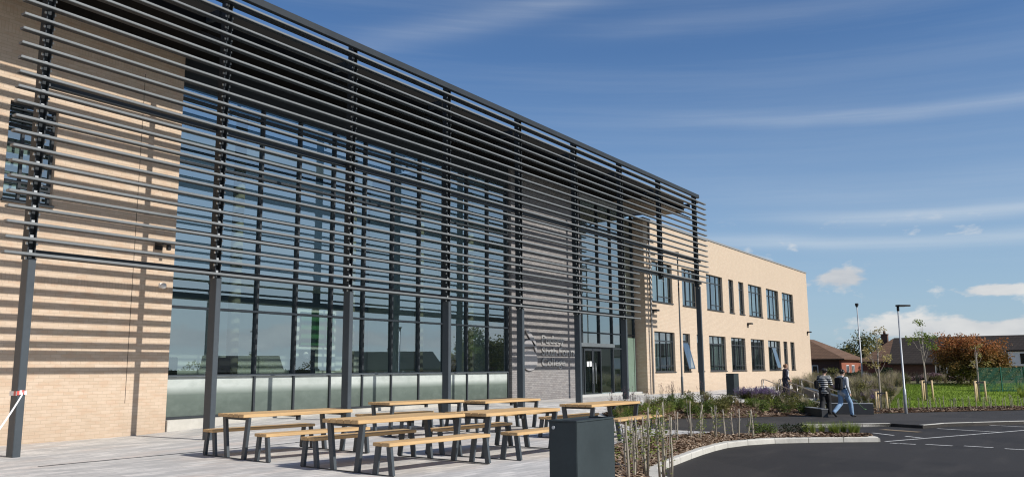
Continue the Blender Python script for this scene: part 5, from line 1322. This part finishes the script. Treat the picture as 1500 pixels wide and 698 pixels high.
# girl on the steps
J = J_walk(.2, .05); J.update(elL=(-.24, .02, 1.12), wrL=(-.21, .16, .92), elR=(.24, .02, 1.12), wrR=(.22, .17, .93), head=(0, .10, 1.585), face=(0, 1, -.35))
def blazer(t, V, fw, up, rt):
    b = MB(); b.capsule((0, .155, 1.37), .055, (0, .135, .98), .085); o = remesh(b, 'shirt_front', M['cloth_white'], t, .012, 3)
    b = MB(); b.bar((0, .214, 1.37), (0, .222, 1.10), .05, .012, (0, 1, 0)); b.build('tie', M['cloth_navy'], t)
x, y = stair_pt(.95, .84)
p3 = person((x, y, .09), R(-146), 'girl with tied auburn hair in navy blazer and white shirt coming down the steps', J, M['cloth_navy'], M['cloth_navy'], M['hair_auburn'], 'tied', .99, baggy=.5, extras=blazer)
# someone standing indoors, seen through the glass above the frosted band
J = J_walk(.12); J.update(elL=(-.25, .02, 1.13), wrL=(-.19, .20, 1.02), elR=(.25, .02, 1.13), wrR=(.19, .20, 1.02))
p4 = person((18.12, 19.80, .42), R(-20), 'pale haired person in a dark jacket seen through the ground floor glass', J, M['cloth_black'], M['cloth_black'], M['hair_grey'], 'short', 1.02)

# ------------------------------------------------------------------ light and sky
SUN_EL = math.atan2(.745, math.hypot(.03, 1)); sdirv = Vector((.03, -1, .745)).normalized()
sl = bpy.data.lights.new('sun', 'SUN'); sl.energy = 4.9; sl.angle = R(.53); sl.color = (1, .955, .885)
so = bpy.data.objects.new('sun', sl); COL.objects.link(so); so.rotation_euler = sdirv.to_track_quat('Z', 'Y').to_euler(); so.location = (0, -30, 40)
w = bpy.data.worlds.new('World'); S.world = w; w.use_nodes = True; nt = w.node_tree; nt.nodes.clear()
wo = N(nt, 'ShaderNodeOutputWorld'); bg = N(nt, 'ShaderNodeBackground', i_Strength=.085)
sky = N(nt, 'ShaderNodeTexSky', sky_type='NISHITA'); sky.sun_disc = False; sky.sun_elevation = SUN_EL; sky.sun_rotation = math.atan2(sdirv.x, sdirv.y); sky.air_density = 1.0; sky.dust_density = .6; sky.ozone_density = 2.2; sky.altitude = 50
dirv = N(nt, 'ShaderNodeTexCoord').outputs['Generated']
sep = N(nt, 'ShaderNodeSeparateXYZ'); nt.links.new(dirv, sep.inputs[0])
el_ = sep.outputs[2]
dot = N(nt, 'ShaderNodeVectorMath', operation='DOT_PRODUCT'); nt.links.new(dirv, dot.inputs[0]); dot.inputs[1].default_value = (.557, -.83, 0)
uu = dot.outputs['Value']
dot2 = N(nt, 'ShaderNodeVectorMath', operation='DOT_PRODUCT'); nt.links.new(dirv, dot2.inputs[0]); dot2.inputs[1].default_value = (.83, .557, 0)
def cloud(su_, sv, sw, off, det, rough, tilt=0., dist=0.):
    v = mth(nt, 'ADD', el_, mth(nt, 'MULTIPLY', uu, tilt))
    c = N(nt, 'ShaderNodeCombineXYZ'); nt.links.new(mth(nt, 'ADD', mth(nt, 'MULTIPLY', uu, su_), off), c.inputs[0]); nt.links.new(mth(nt, 'MULTIPLY', v, sv), c.inputs[1]); nt.links.new(mth(nt, 'MULTIPLY', dot2.outputs['Value'], sw), c.inputs[2])
    return noisef(nt, c.outputs[0], 1.0, det, rough, dist)
ci = cloud(.9, 14., .5, 3.1, 9, .6, .045, .15)                       # faint cirrus veil
ci2 = cloud(1.6, 40., .8, 9.7, 8, .65, .045, .1)
cf = ramp(nt, [(.46, (0, 0, 0)), (.80, (.17, .17, .17))], mth(nt, 'ADD', mth(nt, 'MULTIPLY', ci, .6), mth(nt, 'MULTIPLY', ci2, .4)))
def gauss(x, w): t = mth(nt, 'DIVIDE', x, w); return mth(nt, 'POWER', 2.718, mth(nt, 'MULTIPLY', mth(nt, 'MULTIPLY', t, t), -1.))
def sub(a, b): return mth(nt, 'SUBTRACT', a, b)
def umask(a, b): 
    r = N(nt, 'ShaderNodeMapRange', interpolation_type='SMOOTHSTEP'); nt.links.new(uu, r.inputs[0]); r.inputs[1].default_value = a; r.inputs[2].default_value = b; return r.outputs[0]
wob = mth(nt, 'MULTIPLY', sub(cloud(3., 5., 1., 2.2, 4, .5), .5), .022)
def band(v0, k, w, u0, u1, amp):                                       # a long wisp at one height of the sky
    v = mth(nt, 'ADD', mth(nt, 'ADD', el_, mth(nt, 'MULTIPLY', uu, k)), wob)
    tex = ramp(nt, [(.25, (.25, .25, .25)), (.7, (1, 1, 1))], ci2)
    return mth(nt, 'MULTIPLY', mth(nt, 'MULTIPLY', gauss(sub(v, v0), w), tex), mth(nt, 'MULTIPLY', umask(u0, u1), amp))
wisp = None
for args in ((.290, .045, .008, .0, .42, .36), (.158, .048, .007, .12, .32, .50), (.181, .042, .008, .22, .46, .60), (.386, .0, .012, .0, .2, .14), (.405, -.2, .014, -.25, -.1, .22), (.205, .04, .016, .1, .4, .18)):
    q_ = band(*args); wisp = q_ if wisp is None else mth(nt, 'ADD', wisp, q_)
cu = cloud(15., 34., 15., 5.3, 8, .6, 0., .1)                          # small heaps low over the horizon
blob = lambda u0, wu, e0, we, a: mth(nt, 'MULTIPLY', mth(nt, 'MULTIPLY', gauss(sub(uu, u0), wu), gauss(sub(el_, e0), we)), a)
cov = mth(nt, 'ADD', cu, mth(nt, 'ADD', blob(.368, .030, .097, .014, .42), mth(nt, 'ADD', blob(.50, .028, .077, .006, .30), mth(nt, 'MULTIPLY', mth(nt, 'MULTIPLY', gauss(sub(el_, .036), .015), umask(.28, .44)), .27))))
low = ramp(nt, [(.0, (1, 1, 1)), (.13, (1, 1, 1)), (.17, (0, 0, 0))], el_)
cuf = mth(nt, 'MULTIPLY', ramp(nt, [(.60, (0, 0, 0)), (.72, (.88, .88, .88))], cov), low)
shade = ramp(nt, [(.3, (6.2, 6.4, 6.8)), (.7, (9.2, 9.1, 8.9))], cloud(15., 34., 15., 5.33, 4, .5, 0., .1))
sunw = mth(nt, 'MAXIMUM', mth(nt, 'MULTIPLY', sep.outputs[1], -1.), 0.)
tint = mixc(nt, sunw, (.62, .94, 1.28), (.62, .84, 1.10))
skyc = mixc(nt, 1.0, sky.outputs[0], tint, 'MULTIPLY')
hz = ramp(nt, [(0., (.66, .66, .66)), (.10, (.50, .50, .50)), (.22, (.24, .24, .24)), (.36, (.05, .05, .05)), (.6, (0, 0, 0))], el_)
skyc = mixc(nt, hz, skyc, (5.4, 6.9, 8.3))
glow = mth(nt, 'MULTIPLY', sunw, ramp(nt, [(0., (.8, .8, .8)), (.15, (.6, .6, .6)), (.36, (0, 0, 0))], el_))
skyc = mixc(nt, glow, skyc, (9.4, 9.5, 9.2))
skyc = mixc(nt, cf, skyc, (7.0, 7.8, 8.6))
skyc = mixc(nt, wisp, skyc, (8.3, 8.9, 9.4))
skyc = mixc(nt, cuf, skyc, shade)
nt.links.new(skyc, bg.inputs[0]); nt.links.new(bg.outputs[0], wo.inputs[0])

# ------------------------------------------------------------------ camera
cd = bpy.data.cameras.new('camera'); cam = bpy.data.objects.new('camera', cd); COL.objects.link(cam)
cd.sensor_width = 36; cd.lens = 1224 / 1500 * 36; cd.clip_end = 8000; cd.clip_start = .05
RM = Matrix(((0.556896369057773, -0.12412750394661205, -0.8212544044900171), (-0.8305514777907735, -0.09169767996022106, -0.5493412220373375), (-0.007118768842371224, 0.9880201912177184, -0.15416038685820752)))
cam.matrix_world = Matrix.Translation((0, 0, 1.63)) @ RM.to_4x4()
S.camera = cam
S.view_settings.view_transform = 'Standard'; S.view_settings.look = 'None'; S.view_settings.exposure = 0
S.render.engine = 'CYCLES'; S.cycles.filter_width = 1.15; S.cycles.max_bounces = 8; S.cycles.transparent_max_bounces = 16
try: S.cycles.use_denoising = True
except Exception: pass
